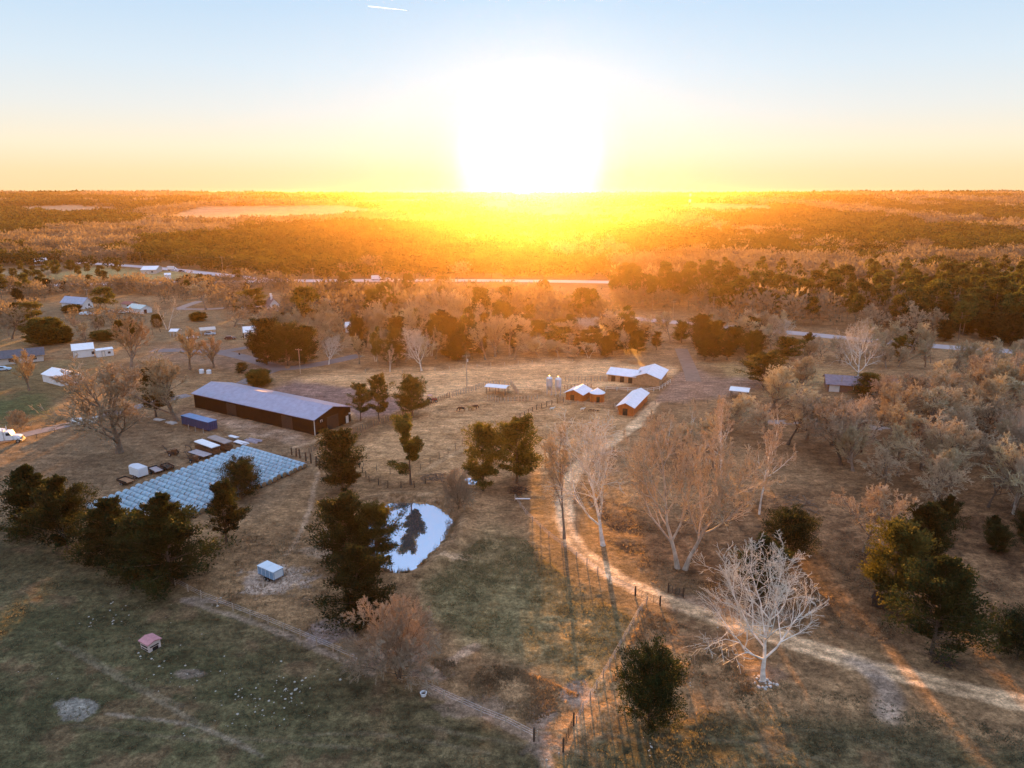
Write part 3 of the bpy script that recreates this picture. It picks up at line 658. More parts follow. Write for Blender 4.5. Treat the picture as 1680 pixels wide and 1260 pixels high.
# --- trees the photograph shows one by one: (kind, form, base x, base y, top y, width, label)
for a in [
    ('cedar', 'b', 60, 876, 764, 88, 'dark cedar with narrow yellow tip, outermost of the evergreen row on the pasture edge', {}),
    ('cedar', 'd', 112, 908, 783, 104, 'broad dark cedar with ragged side branches beside the first hay bale rows', {}),
    ('cedar', 'b', 186, 924, 820, 104, 'dark cedar with golden top standing in the middle of the evergreen row', {}),
    ('cedar', 'b', 236, 944, 838, 84, 'low dark cedar squeezed between two taller ones below the hay bales', {}),
    ('cedar', 'b', 282, 958, 812, 126, 'wide dark cedar with a sharp golden spire at the fence end of the evergreen row', {}),
    ('cedar', 'c', 372, 890, 790, 56, 'slim dark cedar on a visible trunk in front of the hay bales', {}),
    ('cedar', 'round', 397, 818, 750, 64, 'rounded dark green cedar standing against the hay bale field', {}),
    ('cedar', 'a', 562, 806, 704, 68, 'dense upright cedar below the corner of the long black barn', {}),
    ('cedar', 'a', 572, 930, 812, 92, 'large dark cedar on the pond bank, hiding the left shore', {}),
    ('cedar', 'olive', 620, 929, 823, 74, 'loose olive cedar leaning over the pond water', {}),
    ('cedar', 'b', 590, 1022, 897, 104, 'black green cedar at the near end of the pond behind the round bare tree', {}),
    ('cedar', 'tier', 674, 794, 680, 44, 'gappy olive cedar with tiered clumps by the paddock fence', dict(rz=0)),
    ('cedar', 'olive', 676, 682, 617, 56, 'olive cedar on the fence line right of the long barn', {}),
    ('cedar', 'gap', 592, 690, 628, 36, 'thin golden tree close to the barn gable', {}),
    ('cedar', 'gap', 622, 692, 614, 40, 'tall thin golden tree between the barn gable and the fence line cedar', {}),
    ('cedar', 'olive', 793, 805, 690, 66, 'dark golden cedar above the pond, left one of a close pair', {}),  # olive foliage puts the sun's golden glow into this cedar's colour
    ('cedar', 'olive', 848, 792, 682, 72, 'golden cedar with drooping side branch, right one of the pair above the pond', {}),  # lighter olive foliage stands in for the glow here too
    ('cedar', 'round', 1063, 1196, 1057, 106, 'round topped dark evergreen alone in the foreground pasture', {}),
    ('cedar', 'round', 1293, 908, 834, 84, 'dark rounded cedar behind the white foreground sycamore', {}),
    ('cedar', 'c', 1246, 990, 882, 74, 'dark cedar half hidden behind the branches of the white sycamore', {}),
    ('cedar', 'olive', 1462, 990, 853, 102, 'green olive cedar with the dark feeder at its foot', {}),
    ('cedar', 'd', 1528, 1072, 913, 140, 'large ragged cedar with golden branch tips beside the farm track', {}),
    ('cedar', 'round', 1668, 1082, 1004, 86, 'dark bushy cedar cut by the right edge of the photo', {}),
    ('cedar', 'a', 1512, 930, 826, 70, 'dark cedar close behind the green olive one', {}),
    ('cedar', 'olive', 1252, 634, 577, 66, 'round golden evergreen beside the gravel yard', {}),
    ('cedar', 'a', 438, 598, 522, 58, 'dark evergreen on the left side of the dark clump by the lane junction', {}),
    ('cedar', 'round', 472, 600, 528, 60, 'broad dark evergreen in the middle of the clump by the lane junction', {}),
    ('cedar', 'a', 500, 596, 534, 44, 'smaller dark evergreen on the right of the clump by the lane junction', {}),
    ('cedar', 'bush', 75, 564, 521, 54, 'large yellow green bush like evergreen behind the grey roofed house', {}),
    ('cedar', 'bush', 105, 562, 534, 26, 'small dark shrub touching the large yellow green evergreen', {}),
    ('cedar', 'bush', 425, 633, 606, 36, 'clipped dark green shrub beyond the barn roof', dict(name='shrub', cat='shrub')),
    ('cedar', 'olive', 1424, 650, 611, 48, 'golden green evergreen in front of the purple roofed house', {}),
    ('cedar', 'olive', 1494, 648, 618, 30, 'small evergreen at the far corner of the purple roofed house', {}),
    ('cedar', 'c', 256, 684, 602, 46, 'dark cedar crown on a bare trunk next to the vase shaped tree', {}),
    ('cedar', 'olive', 397, 612, 594, 20, 'little round tree on a white stem beside the lane', {}),
    ('cedar', 'olive', 1292, 592, 552, 44, 'golden evergreen at the roadside right of the gravel yard', {}),
    ('pine', 'b', 175, 520, 472, 36, 'orange tipped pine between two houses on the left', {}),
    ('pine', 'b', 54, 536, 496, 34, 'leaning yellow pine over the green lawn at left', {}),
    ('bare', 'vase', 196, 742, 585, 180, 'big rough barked bare tree in the brown yard, with a very wide hazy crown', {}),
    ('bare', 'vase', 290, 691, 580, 118, 'spreading vase shaped bare tree at the near end of the black barn', {}),
    ('bare', 'gold', 216, 604, 521, 78, 'pinkish bare tree between the white garage and the yard', {}),
    ('bare', 'gold', 312, 606, 536, 66, 'golden multi stemmed bare tree by the parked cars', {}),
    ('bare', 'gold', 351, 602, 550, 52, 'open fan shaped bare tree above the end of the barn roof', {}),
    ('bare', 'gold', 48, 641, 572, 50, 'golden upright bare tree in front of the grey roofed house', {}),
    ('bare', 'shrub', 36, 704, 670, 36, 'small round bare shrub on the left lawn', dict(name='bare_shrub', cat='shrub')),
    ('bare', 'slim', 275, 540, 487, 36, 'pale trunked bare tree behind the parked white car', {}),
    ('bare', 'syc_a', 1252, 1116, 884, 216, 'white barked sycamore with contorted bare limbs, the biggest tree in the foreground', dict(rz=0)),
    ('bare', 'twin', 1118, 932, 690, 214, 'tall twin trunked bare tree with fanned golden branches by the dirt track', dict(rz=1.2)),
    ('bare', 'syc_b', 990, 895, 686, 180, 'white limbed sycamore inside the bend of the dirt track', dict(rz=2.0)),
    ('bare', 'dull2', 926, 884, 695, 84, 'thin dark trunked bare tree at the edge of the dirt track', dict(rz=.3)),
    ('bare', 'shrub', 656, 1112, 966, 146, 'dome shaped many stemmed bare tree at the fence near the pond', dict(rz=.8)),
    ('bare', 'round', 1418, 905, 782, 142, 'round crowned pinkish bare tree behind the olive cedar', {}),
    ('bare', 'slim', 1246, 842, 672, 92, 'pair of slender white stems with sparse twigs right of the twin trunked tree', {}),
    ('bare', 'slim', 1182, 790, 640, 76, 'tall thin pale tree reaching up to the small open shed', {}),
    ('bare', 'syc_a', 1407, 628, 524, 74, 'white sycamore glowing pale behind the purple roofed house', {}),
    ('bare', 'shrub', 756, 838, 770, 60, 'reddish bare sapling clump on the far bank of the pond', {}),
    ('bare', 'gold', 132, 640, 606, 46, 'low pinkish bush against the round ended white shed', dict(name='bare_shrub', cat='shrub')),
    ('bare', 'slim', 637, 562, 518, 30, 'pale forked bare tree rising out of the dark clump by the tan field', {}),
    ('bare', 'slim', 640, 610, 566, 26, 'small pale bare tree at the edge of the tan field', {}),
    ('bare', 'syc_b', 692, 608, 536, 66, 'wide pale bare tree at the edge of the tan field', {}),
    ('bare', 'syc_b', 539, 598, 552, 46, 'open limbed bare tree beside the lane junction pole', {}),
    ('bare', 'dull', 20, 556, 506, 56, 'grey bare tree left of the large yellow green evergreen', {}),
    ('bare', 'dull2', 142, 560, 528, 40, 'grey bare tree between the yellow green evergreen and the golden one', {}),
    ('cedar', 'bush', 172, 557, 542, 40, 'low dark hedge like shrub beyond the white garage', dict(name='shrub', cat='shrub')),
    ('cedar', 'bush', 118, 513, 500, 26, 'small dark shrub in front of the blue roofed house', dict(name='shrub', cat='shrub')),
    ('bare', 'dull', 183, 530, 508, 30, 'dull reddish bare tree beside the tarp covered boat', {}),
    ('bare', 'dull2', 338, 508, 462, 60, 'grey bare tree at the bend of the pale driveway', {}),
    ('bare', 'dull', 372, 506, 460, 66, 'dark trunked bare tree over the pale driveway', {}),
    ('cedar', 'olive', 418, 512, 472, 40, 'dark evergreen against the left side of the chimney house', {}),
    ('bare', 'round', 385, 536, 508, 60, 'rounded tan bare tree behind the small white shed', {}),
    ('cedar', 'bush', 326, 526, 512, 24, 'dark shrub on the lawn below the driveway fork', dict(name='shrub', cat='shrub')),
]:
    plant_px(*a[:7], **a[7])

# --- woods: scattered trees, nearest ones as individuals
def too_close_line(x, y, pts, d): return line_d(np.array([x]), np.array([y]), pts)[0] < d
ROADS = [(HWY, 12), (HWY2, 11), (ROAD_R, 9), (YARD_LANE, 6), (LANE2, 6), (FARM_LANE, 6), (TRACK, 4.5), (ROAD_LEFT, 5), (DRIVE_A, 6), (DRIVE_B, 6)]
def scatter(poly_px, sp, g, jit=.45):
    P = np.array(W(poly_px)); lo, hi = P.min(0), P.max(0)
    xs = np.arange(lo[0], hi[0], sp); ys = np.arange(lo[1], hi[1], sp)
    X, Y = np.meshgrid(xs, ys); X = X + (np.arange(len(ys)) % 2)[:, None] * sp / 2
    X = X + g.uniform(-jit, jit, X.shape) * sp; Y = Y + g.uniform(-jit, jit, Y.shape) * sp
    X, Y = X.ravel(), Y.ravel(); k = poly_sd(X, Y, P) > 0; X, Y = X[k], Y[k]
    for ln, d in ROADS:
        k = line_d(X, Y, ln) > d; X, Y = X[k], Y[k]
    for poly in BUILT:
        k = poly_sd(*PIX(X, Y), poly) < 0; X, Y = X[k], Y[k]
    return [(x, y) for x, y in zip(X, Y) if all((x - a) ** 2 + (y - b) ** 2 > 14 for a, b, _ in PLACED)]
# spots kept open: houses, lawns, drives
BUILT = [[(85, 520), (262, 515), (262, 486), (85, 486)], [(400, 560), (432, 556), (430, 530), (400, 530)], [(416, 526), (470, 522), (470, 480), (416, 480)], [(555, 570), (600, 570), (600, 528), (555, 528)],
         [(1335, 674), (1510, 676), (1505, 606), (1340, 606)], [(1000, 562), (1125, 562), (1120, 512), (1000, 512)], [(1300, 578), (1400, 582), (1390, 538), (1300, 538)], [(1540, 604), (1650, 612), (1650, 560), (1540, 560)], [(560, 476), (900, 478), (900, 456), (560, 456)], [(1250, 712), (1490, 722), (1490, 690), (1250, 682)], [(285, 580), (400, 580), (400, 540), (285, 540)], [(985, 640), (1120, 640), (1120, 586), (985, 586)], [(1185, 664), (1240, 664), (1240, 625), (1185, 625)]]
WOOD = []   # (kind, var, x, y, h, w, label, group)
def wood(poly, sp, mix, hb, label, group, seed, hk=1.0):
    g = np.random.default_rng(seed); tot = sum(m[2] for m in mix)
    for x, y in scatter(poly, sp, g):
        r = g.random() * tot
        for kind, var, wt in mix:
            r -= wt
            if r <= 0: break
        h = hb * (.72 + .55 * g.random()) * {'pine': 1.35, 'cedar': .85}.get(kind, 1)
        w = h * {'pine': .46, 'cedar': .68}.get(kind, 1.0) * (.8 + .4 * g.random())
        if var == 'slim': w *= .6
        u_ = PIX(x, y)[0]
        if y > 395 and 540 < PIX(x, y)[0] < 905: h *= .6
        if 235 < y < 330: h *= .5 if 850 < u_ < 985 else 1.3 if 560 < u_ <= 884 else 1  # heights shaped for the light: low gap passes sun, taller trees shade
        WOOD.append((kind, var, x, y, h, w, label[kind], group[kind]))
def lab(a, place): return {'bare': f'leafless {a} tree {place}', 'cedar': f'dark bushy evergreen {place}', 'pine': f'tall pine {place}'}
def grp(place): return {'bare': f'bare trees {place}', 'cedar': f'evergreens {place}', 'pine': f'pines {place}'}
B = 'bare'
p = 'in the wood at the far edge of the tan field'
wood([(560, 588), (600, 606), (690, 606), (760, 597), (900, 589), (1000, 590), (1000, 560), (560, 560)], 7, [('cedar', 'a', 1.2), ('cedar', 'olive', 1.5), (B, 'dull2', 3), (B, 'vase', 2.5), (B, 'slim', 1.5), ('cedar', 'c', 1.8), ('pine', 'c', 1.4)], 11.5, lab('brown', p), grp(p), 1)
wood([(480, 545), (520, 500), (700, 480), (870, 486), (1000, 530), (1000, 560), (560, 560)], 7, [(B, 'round', 3), (B, 'dull2', 3), (B, 'vase', 2), (B, 'syc_b', .7), ('cedar', 'olive', 1.8), ('cedar', 'a', 1), ('pine', 'b', .8)], 12, lab('brown', p), grp(p), 2)
p = 'in the cedar belt beyond the red sheds'
wood([(1002, 588), (1110, 596), (1240, 590), (1240, 560), (1000, 552)], 7.5, [('cedar', 'a', 2), ('cedar', 'olive', 2.5), ('cedar', 'c', 3), ('pine', 'c', 1.5), (B, 'dull2', 1.6)], 12, lab('brown', p), grp(p), 3)
p = 'along the near side of the pale side road'
wood([(1240, 592), (1340, 600), (1480, 612), (1700, 640), (1800, 640), (1800, 600), (1560, 576), (1400, 562), (1250, 548), (1010, 530), (1010, 550), (1240, 562)], 8.5, [(B, 'dull2', 3), (B, 'round', 3), (B, 'vase', 2), (B, 'syc_b', .6), ('cedar', 'olive', .8)], 10, lab('brown', p), grp(p), 4)
p = 'in the bare wood below the purple roofed house'
wood([(1250, 665), (1330, 660), (1500, 656), (1950, 640), (1980, 880), (1640, 860), (1500, 850), (1380, 770), (1300, 745), (1240, 720)], 7.6, [(B, 'dull2', 2.5), (B, 'dull', 1.5), (B, 'round', 1.5), (B, 'vase', 2.5), (B, 'twin', 2), (B, 'slim', 1)], 12.5, lab('brown', p), grp(p), 5)
p = 'in the thicket left of the slender white stems'
wood([(1060, 740), (1130, 700), (1230, 690), (1240, 740), (1210, 800), (1120, 800)], 8, [(B, 'dull2', 2), (B, 'round', 2), (B, 'slim', 1)], 8, lab('brown', p), grp(p), 6)
p = 'in the dark thicket behind the large ragged cedar'
wood([(1500, 850), (1640, 858), (1800, 860), (1800, 940), (1620, 905), (1510, 900)], 7, [('cedar', 'a', 3), ('cedar', 'd', 2), (B, 'dull', 2)], 8, lab('brown', p), grp(p), 7)
p = 'in the tall wood across the side road'
wood([(1000, 512), (1120, 522), (1310, 540), (1480, 555), (1480, 500), (1200, 478), (1000, 475)], 9.5, [('pine', 'a', 3), ('pine', 'b', 2.5), (B, 'dull2', 2), (B, 'round', 3), (B, 'slim', .6)], 12.5, lab('brown', p), grp(p), 8)
wood([(1480, 556), (1600, 566), (1850, 582), (1850, 490), (1480, 480)], 9.5, [('pine', 'c', 4), ('pine', 'b', 2), ('cedar', 'a', 2), (B, 'round', .8)], 13, lab('brown', p), grp(p), 9)
wood([(1000, 474), (1200, 477), (1480, 482), (1850, 488), (1850, 458), (1480, 458), (1000, 466)], 11, [('pine', 'c', 1.5), (B, 'round', 4), (B, 'dull2', 2)], 12, lab('brown', p), grp(p), 10)
p = 'on the strip between the houses and the highway'
wood([(-40, 500), (100, 494), (250, 490), (420, 480), (500, 500), (480, 470), (340, 470), (200, 474), (-60, 480)], 8.5, [(B, 'dull2', 3), (B, 'dull', 2), (B, 'round', 1.5), ('cedar', 'a', 1.2), ('pine', 'b', 1.0)], 9, lab('brown', p), grp(p), 11)
p = 'among the houses left of the barn'
wood([(262, 500), (420, 526), (420, 492), (300, 486)], 10, [(B, 'dull2', 2), (B, 'round', 2), ('cedar', 'olive', .6)], 9, lab('brown', p), grp(p), 12)
wood([(400, 590), (560, 590), (560, 520), (480, 500), (420, 526), (436, 560)], 8, [(B, 'round', 3), (B, 'vase', 2), (B, 'dull2', 2), ('cedar', 'a', .7)], 10, lab('brown', p), grp(p), 13)
wood([(-80, 566), (60, 550), (70, 512), (-80, 512)], 8.5, [(B, 'dull', 2), (B, 'round', 1.2), ('cedar', 'bush', .7)], 8, lab('brown', p), grp(p), 14)
wood([(140, 566), (200, 560), (270, 545), (250, 520), (110, 520)], 10, [(B, 'dull', 2), ('cedar', 'bush', .6)], 6, lab('brown', p), grp(p), 15)
p = 'on the green strip before the far road'
wood([(-60, 474), (130, 470), (240, 462), (140, 452), (-60, 452)], 14, [('pine', 'b', 3), ('cedar', 'olive', 2), (B, 'dull', 1)], 9, lab('brown', p), grp(p), 16)
WOOD.sort(key=lambda q: q[3])
cnt = {}; leftover = []
for kind, var, x, y, h, w, lb, gp in WOOD:
    n_named = 34 if kind == 'bare' else 46
    if -20 < PIX(x, y)[0] < 1700: cnt[kind] = cnt.get(kind, 0) + 1
    if cnt.get(kind, 0) > 296 - n_named: leftover.append((kind, x, y, h, w)); continue
    plant(kind, var, x, y, h, w, lb, gp, parts=y < 300)
print('woods', cnt, 'leftover', len(leftover))

# --- the far-off forest, one mass per kind
def far_forest():
    g = np.random.default_rng(99)
    clear = [[(60, 458), (150, 438), (330, 448), (345, 458), (200, 462), (60, 462)], [(360, 430), (385, 420), (388, 437), (362, 438)], [(250, 366), (330, 352), (560, 350), (640, 356), (560, 364), (330, 370)],
             [(1080, 351), (1150, 347), (1260, 350), (1280, 357), (1150, 359)], [(540, 457), (900, 458), (900, 474), (700, 474), (540, 470)], [(-40, 440), (110, 436), (130, 445), (60, 452), (-40, 452)],
              [(-40, 353), (120, 350), (250, 356), (100, 361)], [(560, 345), (700, 343), (730, 348), (600, 350)], [(1500, 372), (1640, 368), (1640, 374), (1520, 378)], [(440, 456), (480, 456), (480, 470), (440, 470)]]
    pts = []
    y = 520.
    while y < 3360:
        s = 7.5 + .0085 * y; xs = np.arange(-.80 * y, .80 * y, s)
        pts.append(np.stack([xs + g.uniform(-.45, .45, len(xs)) * s, np.full(len(xs), y) + g.uniform(-.45, .45, len(xs)) * s, np.full(len(xs), s)], 1)); y += s * 1.0
    P = np.concatenate(pts); x, y, s = P.T; px, py = PIX(x, y)
    k = (py < 459) | ((px > 870) & (py < 462)); 
    k &= ~((px < 130) & (py > 440)) & ~((px < 345) & (py > 447))
    for c in clear: k &= poly_sd(px, py, c) < 0
    for ln, d in ROADS[:3]: k &= line_d(x, y, ln) > d
    k &= ~((y > 1500) & (fbm(x * .0022 + 8, y * .0009 + 2) < .30))
    x, y, s, px, py = x[k], y[k], s[k], px[k], py[k]
    pn = fbm(x * .006 + 3, y * .0028 + 1, 3)
    bias = np.full(len(x), .60)
    for poly, b in (([(-100, 335), (240, 340), (240, 388), (-100, 392)], .85), ([(230, 396), (480, 390), (480, 446), (230, 440)], .9), ([(380, 380), (620, 372), (700, 400), (560, 440), (380, 450)], .75),
                    ([(620, 385), (900, 380), (900, 455), (620, 455)], .7), ([(900, 380), (1120, 372), (1130, 420), (900, 440)], .55), ([(1250, 392), (1480, 388), (1480, 436), (1250, 440)], .9),
                    ([(1080, 356), (1260, 358), (1500, 365), (1490, 392), (1130, 392)], .65), ([(1530, 398), (1700, 388), (1700, 425), (1530, 425)], .85), ([(1470, 440), (1700, 440), (1700, 470), (1470, 465)], .6),
                    ([(0, 395), (230, 395), (230, 432), (0, 432)], .3), ([(1480, 425), (1700, 425), (1700, 442), (1480, 442)], .05), ([(1120, 425), (1480, 440), (1480, 460), (1000, 458), (1000, 436)], .15)):
        bias = np.where(poly_sd(px, py, poly) > 0, b, bias)
    pine = (pn + g.normal(0, .05, len(x))) > (1 - bias) * .62 + .20
    zg = np.minimum(ridge(x, y), 58)
    hh = 11.5 * (.7 + .6 * g.random(len(x))) * np.clip((3500 - y) / 900, .4, 1) * (1 + .5 * (fbm(x * .01, y * .01) - .5)); ww = np.maximum(hh * .75, s * (1.0 + .25 * g.random(len(x))))
    T = dict(x=x, y=y, z=zg, h=hh, w=ww, pine=pine)
    if leftover:
        lx = np.array([(a[1], a[2], a[3], a[4], a[0] != 'bare') for a in leftover], float)
        T = {k_: np.concatenate([T[k_], v]) for k_, v in dict(x=lx[:, 0], y=lx[:, 1], z=lx[:, 0] * 0, h=lx[:, 2], w=lx[:, 3], pine=lx[:, 4] > .5).items()}
    def build(sel, name, label, m, evergreen):
        Vs, Fs, off = [], [], 0
        for lo, hi, n in ((0, 750, 210), (750, 1200, 120), (1200, 2200, 66), (2200, 12000, 34)):
            q = sel & (T['y'] >= lo) & (T['y'] < hi); k_ = int(q.sum())
            if not k_: continue
            x, y, z, h, w = (T[c][q][:, None] for c in 'xyzhw')
            u = g.normal(0, 1, (k_, n, 3)); u /= np.linalg.norm(u, axis=-1, keepdims=True)
            rr = g.random((k_, n)) ** (.28 if evergreen else .40)
            lump = 1 + .25 * np.sin(u[..., 0] * 4 + x * 3) * np.sin(u[..., 1] * 5 + y * 2) + .18 * np.sin(u[..., 2] * 6 + x)
            rr = rr * lump
            cz = .60 if evergreen else .56; hz = .42 if evergreen else .45
            c = np.stack([x + u[..., 0] * rr * w * .5, y + u[..., 1] * rr * w * .5, z + h * (cz + hz * u[..., 2] * rr)], -1)
            d = nrm(u * np.array([1, 1, .8]) + np.array([0, 0, .55 if not evergreen else .25]) + g.normal(0, .35, u.shape))
            sz = w * (1.22 if not evergreen else 1.3) / math.sqrt(n) * (.7 + .7 * g.random((k_, n))); sd = nrm(np.cross(d, g.normal(0, 1, d.shape)))
            asp = .46 if not evergreen else .62
            a = c - sd * (sz * asp)[..., None]; b = c + sd * (sz * asp)[..., None]; e = c + d * (sz * (1.35 if not evergreen else 1.0))[..., None]
            V = np.stack([a, b, e], 2).reshape(-1, 3); Vs.append(V); Fs.append(np.arange(len(V)).reshape(-1, 3) + off); off += len(V)
            # trunks of the nearer ones
            if hi <= 1200:
                base = np.concatenate([x, y, z], 1); V = np.stack([base + [-.22, 0, -.3], base + [.22, 0, -.3], base + np.concatenate([x * 0, x * 0, h * .6], 1)], 1).reshape(-1, 3)
                Vs.append(V); Fs.append(np.arange(len(V)).reshape(-1, 3) + off); off += len(V)
        tag(link(name, np_mesh(name, np.concatenate(Vs), np.concatenate(Fs), m)), label, 'forest', kind='stuff')
    build(T['pine'], 'far_pine_forest', 'dark green pine masses of the forest beyond the highway', mat('far_pine', (.034, .052, .016), .9, .4, .012, transl=.3, col2=(.085, .085, .024), spec=.05), True)
    build(~T['pine'], 'far_bare_forest', 'hazy brown leafless woods beyond the highway', mat('far_twigs', (.16, .125, .080), .9, .3, .012, transl=.3, col2=(.29, .235, .155), spec=.05), False)
    print('far trees', len(x), 'pine', int(pine.sum()))
far_forest()

# ------------------------------------------------------------------ buildings
white_wall = mat('white_siding', (.72, .72, .72), .7, .06, 1.2); cream_wall = mat('cream_siding', (.55, .50, .45), .8, .08, 1.0)
barn_wall = metal_sheet('black_brown_sheet', (.012, .008, .006), .85, .0, 2.2, 0, .3)
barn_wall.node_tree.nodes['Principled BSDF'].inputs['Specular IOR Level'].default_value = .08
barn_roof = metal_sheet('blue_grey_roof', (.31, .31, .41), .42, .35, 1.3, 0, .14)
tin = metal_sheet('bright_tin_roof', (.74, .77, .84), .45, .25, 2.0, 0, .08); white_roof = metal_sheet('white_roof', (.80, .82, .85), .5, .1, 1.6, 0, .05)
red_wood = mat('red_barn_boards', (.42, .120, .030), .85, .25, 1.6); tan_wood = mat('tan_boards', (.42, .25, .13), .85, .25, 1.4)
dark_hole = mat('dark_opening', (.02, .016, .014), .9, .1, 1); glass = mat('window_glass', (.03, .035, .045), .08, .05, 1, spec=.8)
trim = mat('pale_trim', (.72, .68, .62), .7, .05, 1); shingle = mat('grey_shingles', (.10, .105, .125), .85, .25, 1.5); shingle2 = mat('purple_grey_shingles', (.20, .17, .20), .85, .2, 1.2)
brick = mat('brown_brick', (.24, .13, .085), .9, .25, 3); concrete_w = mat('weathered_concrete', (.5, .47, .44), .9, .15, 1)
wood_grey = mat('weathered_wood', (.17, .125, .09), .9, .3, 3); wood_dark = mat('dark_post_wood', (.06, .042, .03), .9, .3, 3); wood_pale = mat('pale_post_wood', (.40, .31, .23), .9, .25, 3)
steel_dark = mat('dark_steel', (.04, .036, .033), .5, .2, 2, metal=.4); rust = mat('rusty_steel', (.16, .075, .035), .8, .35, 2.5, metal=.2); galv = mat('galvanised_steel', (.62, .62, .64), .42, .12, 1.5, metal=.55)
rubber = mat('tyre_rubber', (.02, .02, .02), .85, .1, 2); rim_m = mat('wheel_rim', (.45, .45, .46), .4, .1, 2, metal=.6)
white_paint = mat('white_paint', (.78, .80, .82), .35, .04, 1, spec=.5); black_paint = mat('black_paint', (.02, .02, .024), .3, .1, 1, spec=.5)
blue_sheet = metal_sheet('blue_container_sheet', (.018, .045, .13), .5, .15, 1.8, 0, .18); blue_light = mat('pale_blue_panel', (.17, .30, .46), .4, .12, 1.2, spec=.5); blue_lid = mat('white_blue_lid', (.58, .68, .76), .4, .06, 1, spec=.5)

def frame(Bp, Ap, Cp):
    b = Vector(G(*Bp)); a = Vector(G(*Ap)); c = Vector(G(*Cp)); d = (a - b); L_ = d.length; d.normalize(); n = Vector((-d.y, d.x)); s = (c - b).dot(n)
    return b, math.atan2(d.y, d.x), L_, abs(s), (1 if s > 0 else -1)
def gable(name, label, Bp, Ap, Cp, eave, ridge, wallm, roofm, over=.45, openings=(), cat='building', wd=None, ln=None, group=None, chimney=None, roof_t=.14, posts=False):
    b, rz, L_, w, s = frame(Bp, Ap, Cp); w = wd or w; L_ = ln or L_
    o = empty(name, (b.x, b.y, -.03), rz, label, cat, group)
    Y = lambda q: s * q
    def flip(bm):
        if s < 0: bm.f = [tuple(reversed(f)) for f in bm.f]
        return bm
    if not posts:
        bm = MB(); bm.prism([(Y(0), -.2), (Y(w), -.2), (Y(w), eave), (Y(w / 2), ridge), (Y(0), eave)], 0, L_, 'x'); flip(bm).build('wall', wallm, o)
    else:
        for px_ in (0.15, L_ / 2, L_ - .15):
            for py_ in (.15, w - .15): MB().box(px_ - .1, px_ + .1, Y(py_) - .1, Y(py_) + .1, -.2, eave + .05).build('post', wallm, o)
    sl = (ridge - eave) / (w / 2); e = over; t = roof_t; z0 = eave - sl * e + .03; zr = ridge + .03
    bm = MB(); bm.prism([(Y(-e), z0), (Y(w / 2), zr), (Y(w + e), z0), (Y(w + e), z0 + t), (Y(w / 2), zr + t), (Y(-e), z0 + t)], -e, L_ + e, 'x'); rf = flip(bm).build('roof', roofm, o)
    bm = MB(); bm.prism([(Y(w / 2 - .22), zr + t - .22 * sl + .02), (Y(w / 2), zr + t + .03), (Y(w / 2 + .22), zr + t - .22 * sl + .02), (Y(w / 2), zr + t - .05)], -e - .02, L_ + e + .02, 'x'); bm.build('ridge_cap', roofm, rf)
    for face, kind, pos, zz, ww, hh in openings:
        m = {'door': trim, 'window': glass, 'opening': dark_hole, 'garage_door': trim, 'dark_door': steel_dark}[kind]; d = .06
        bm = MB()
        def bx(q0, q1, z0_, z1_, d_):
            if face == 'front': bm.box(q0, q1, min(-s * d_, s * .01), max(-s * d_, s * .01), z0_, z1_)
            elif face == 'back': bm.box(q0, q1, min(Y(w + d_), Y(w)), max(Y(w + d_), Y(w)), z0_, z1_)
            elif face == 'near': bm.box(-d_, .01, min(Y(q0), Y(q1)), max(Y(q0), Y(q1)), z0_, z1_)
            else: bm.box(L_ - .01, L_ + d_, min(Y(q0), Y(q1)), max(Y(q0), Y(q1)), z0_, z1_)
        bx(pos, pos + ww, zz, zz + hh, d); q = bm.build({'dark_door': 'door'}.get(kind, kind), m, o)
        if kind in ('window', 'garage_door', 'door'):
            bm = MB(); f = .09; bx(pos - f, pos + ww + f, zz + hh, zz + hh + f, d + .03); bx(pos - f, pos, zz, zz + hh, d + .03); bx(pos + ww, pos + ww + f, zz, zz + hh, d + .03); bm.build('frame', trim if kind == 'window' else steel_dark, q)
    if chimney:
        for cx, cy in chimney: MB().box(cx - .45, cx + .45, Y(cy) - .4, Y(cy) + .4, ridge - 1.6, ridge + 1.3).box(cx - .55, cx + .55, Y(cy) - .5, Y(cy) + .5, ridge + 1.3, ridge + 1.5).build('chimney', white_wall, rf)
    return o
big = gable('long_barn', 'long black metal barn with blue grey roof, the largest building', (517, 714), (320, 668), (583, 693), 4.2, 6.0, barn_wall, barn_roof, .5,
            [('near', 'dark_door', 4.3, 0, 4.2, 3.6), ('near', 'door', 11.2, 0, 1.0, 2.1), ('near', 'window', 2.2, 2.9, .5, .5), ('front', 'dark_door', 8, 0, 4, 3.5), ('front', 'dark_door', 30, 0, 4, 3.5)], 'barn')
MB().box(-.12, 0, 0, .14, 0, 4.2).build('corner_trim', trim, big)
MB().tube((-.25, -12.4, 2.6), (0, -12.4, 2.6), .06).box(-.5, -.2, -12.6, -12.2, 2.45, 2.8).build('wall_lamp', white_paint, big)
# L shaped stable
st = gable('stable', 'tan stable with white roof, open stalls on its left wing and a front gable', (1041, 630), (997, 624.5), (1046, 617), 2.4, 3.7, tan_wood, tin, .5,
           [('front', 'opening', .8, 0, 1.4, 2.0), ('front', 'opening', 3.6, 0, 1.4, 2.0), ('front', 'opening', 6.6, 0, 1.4, 2.0)], 'stable', wd=7.5)
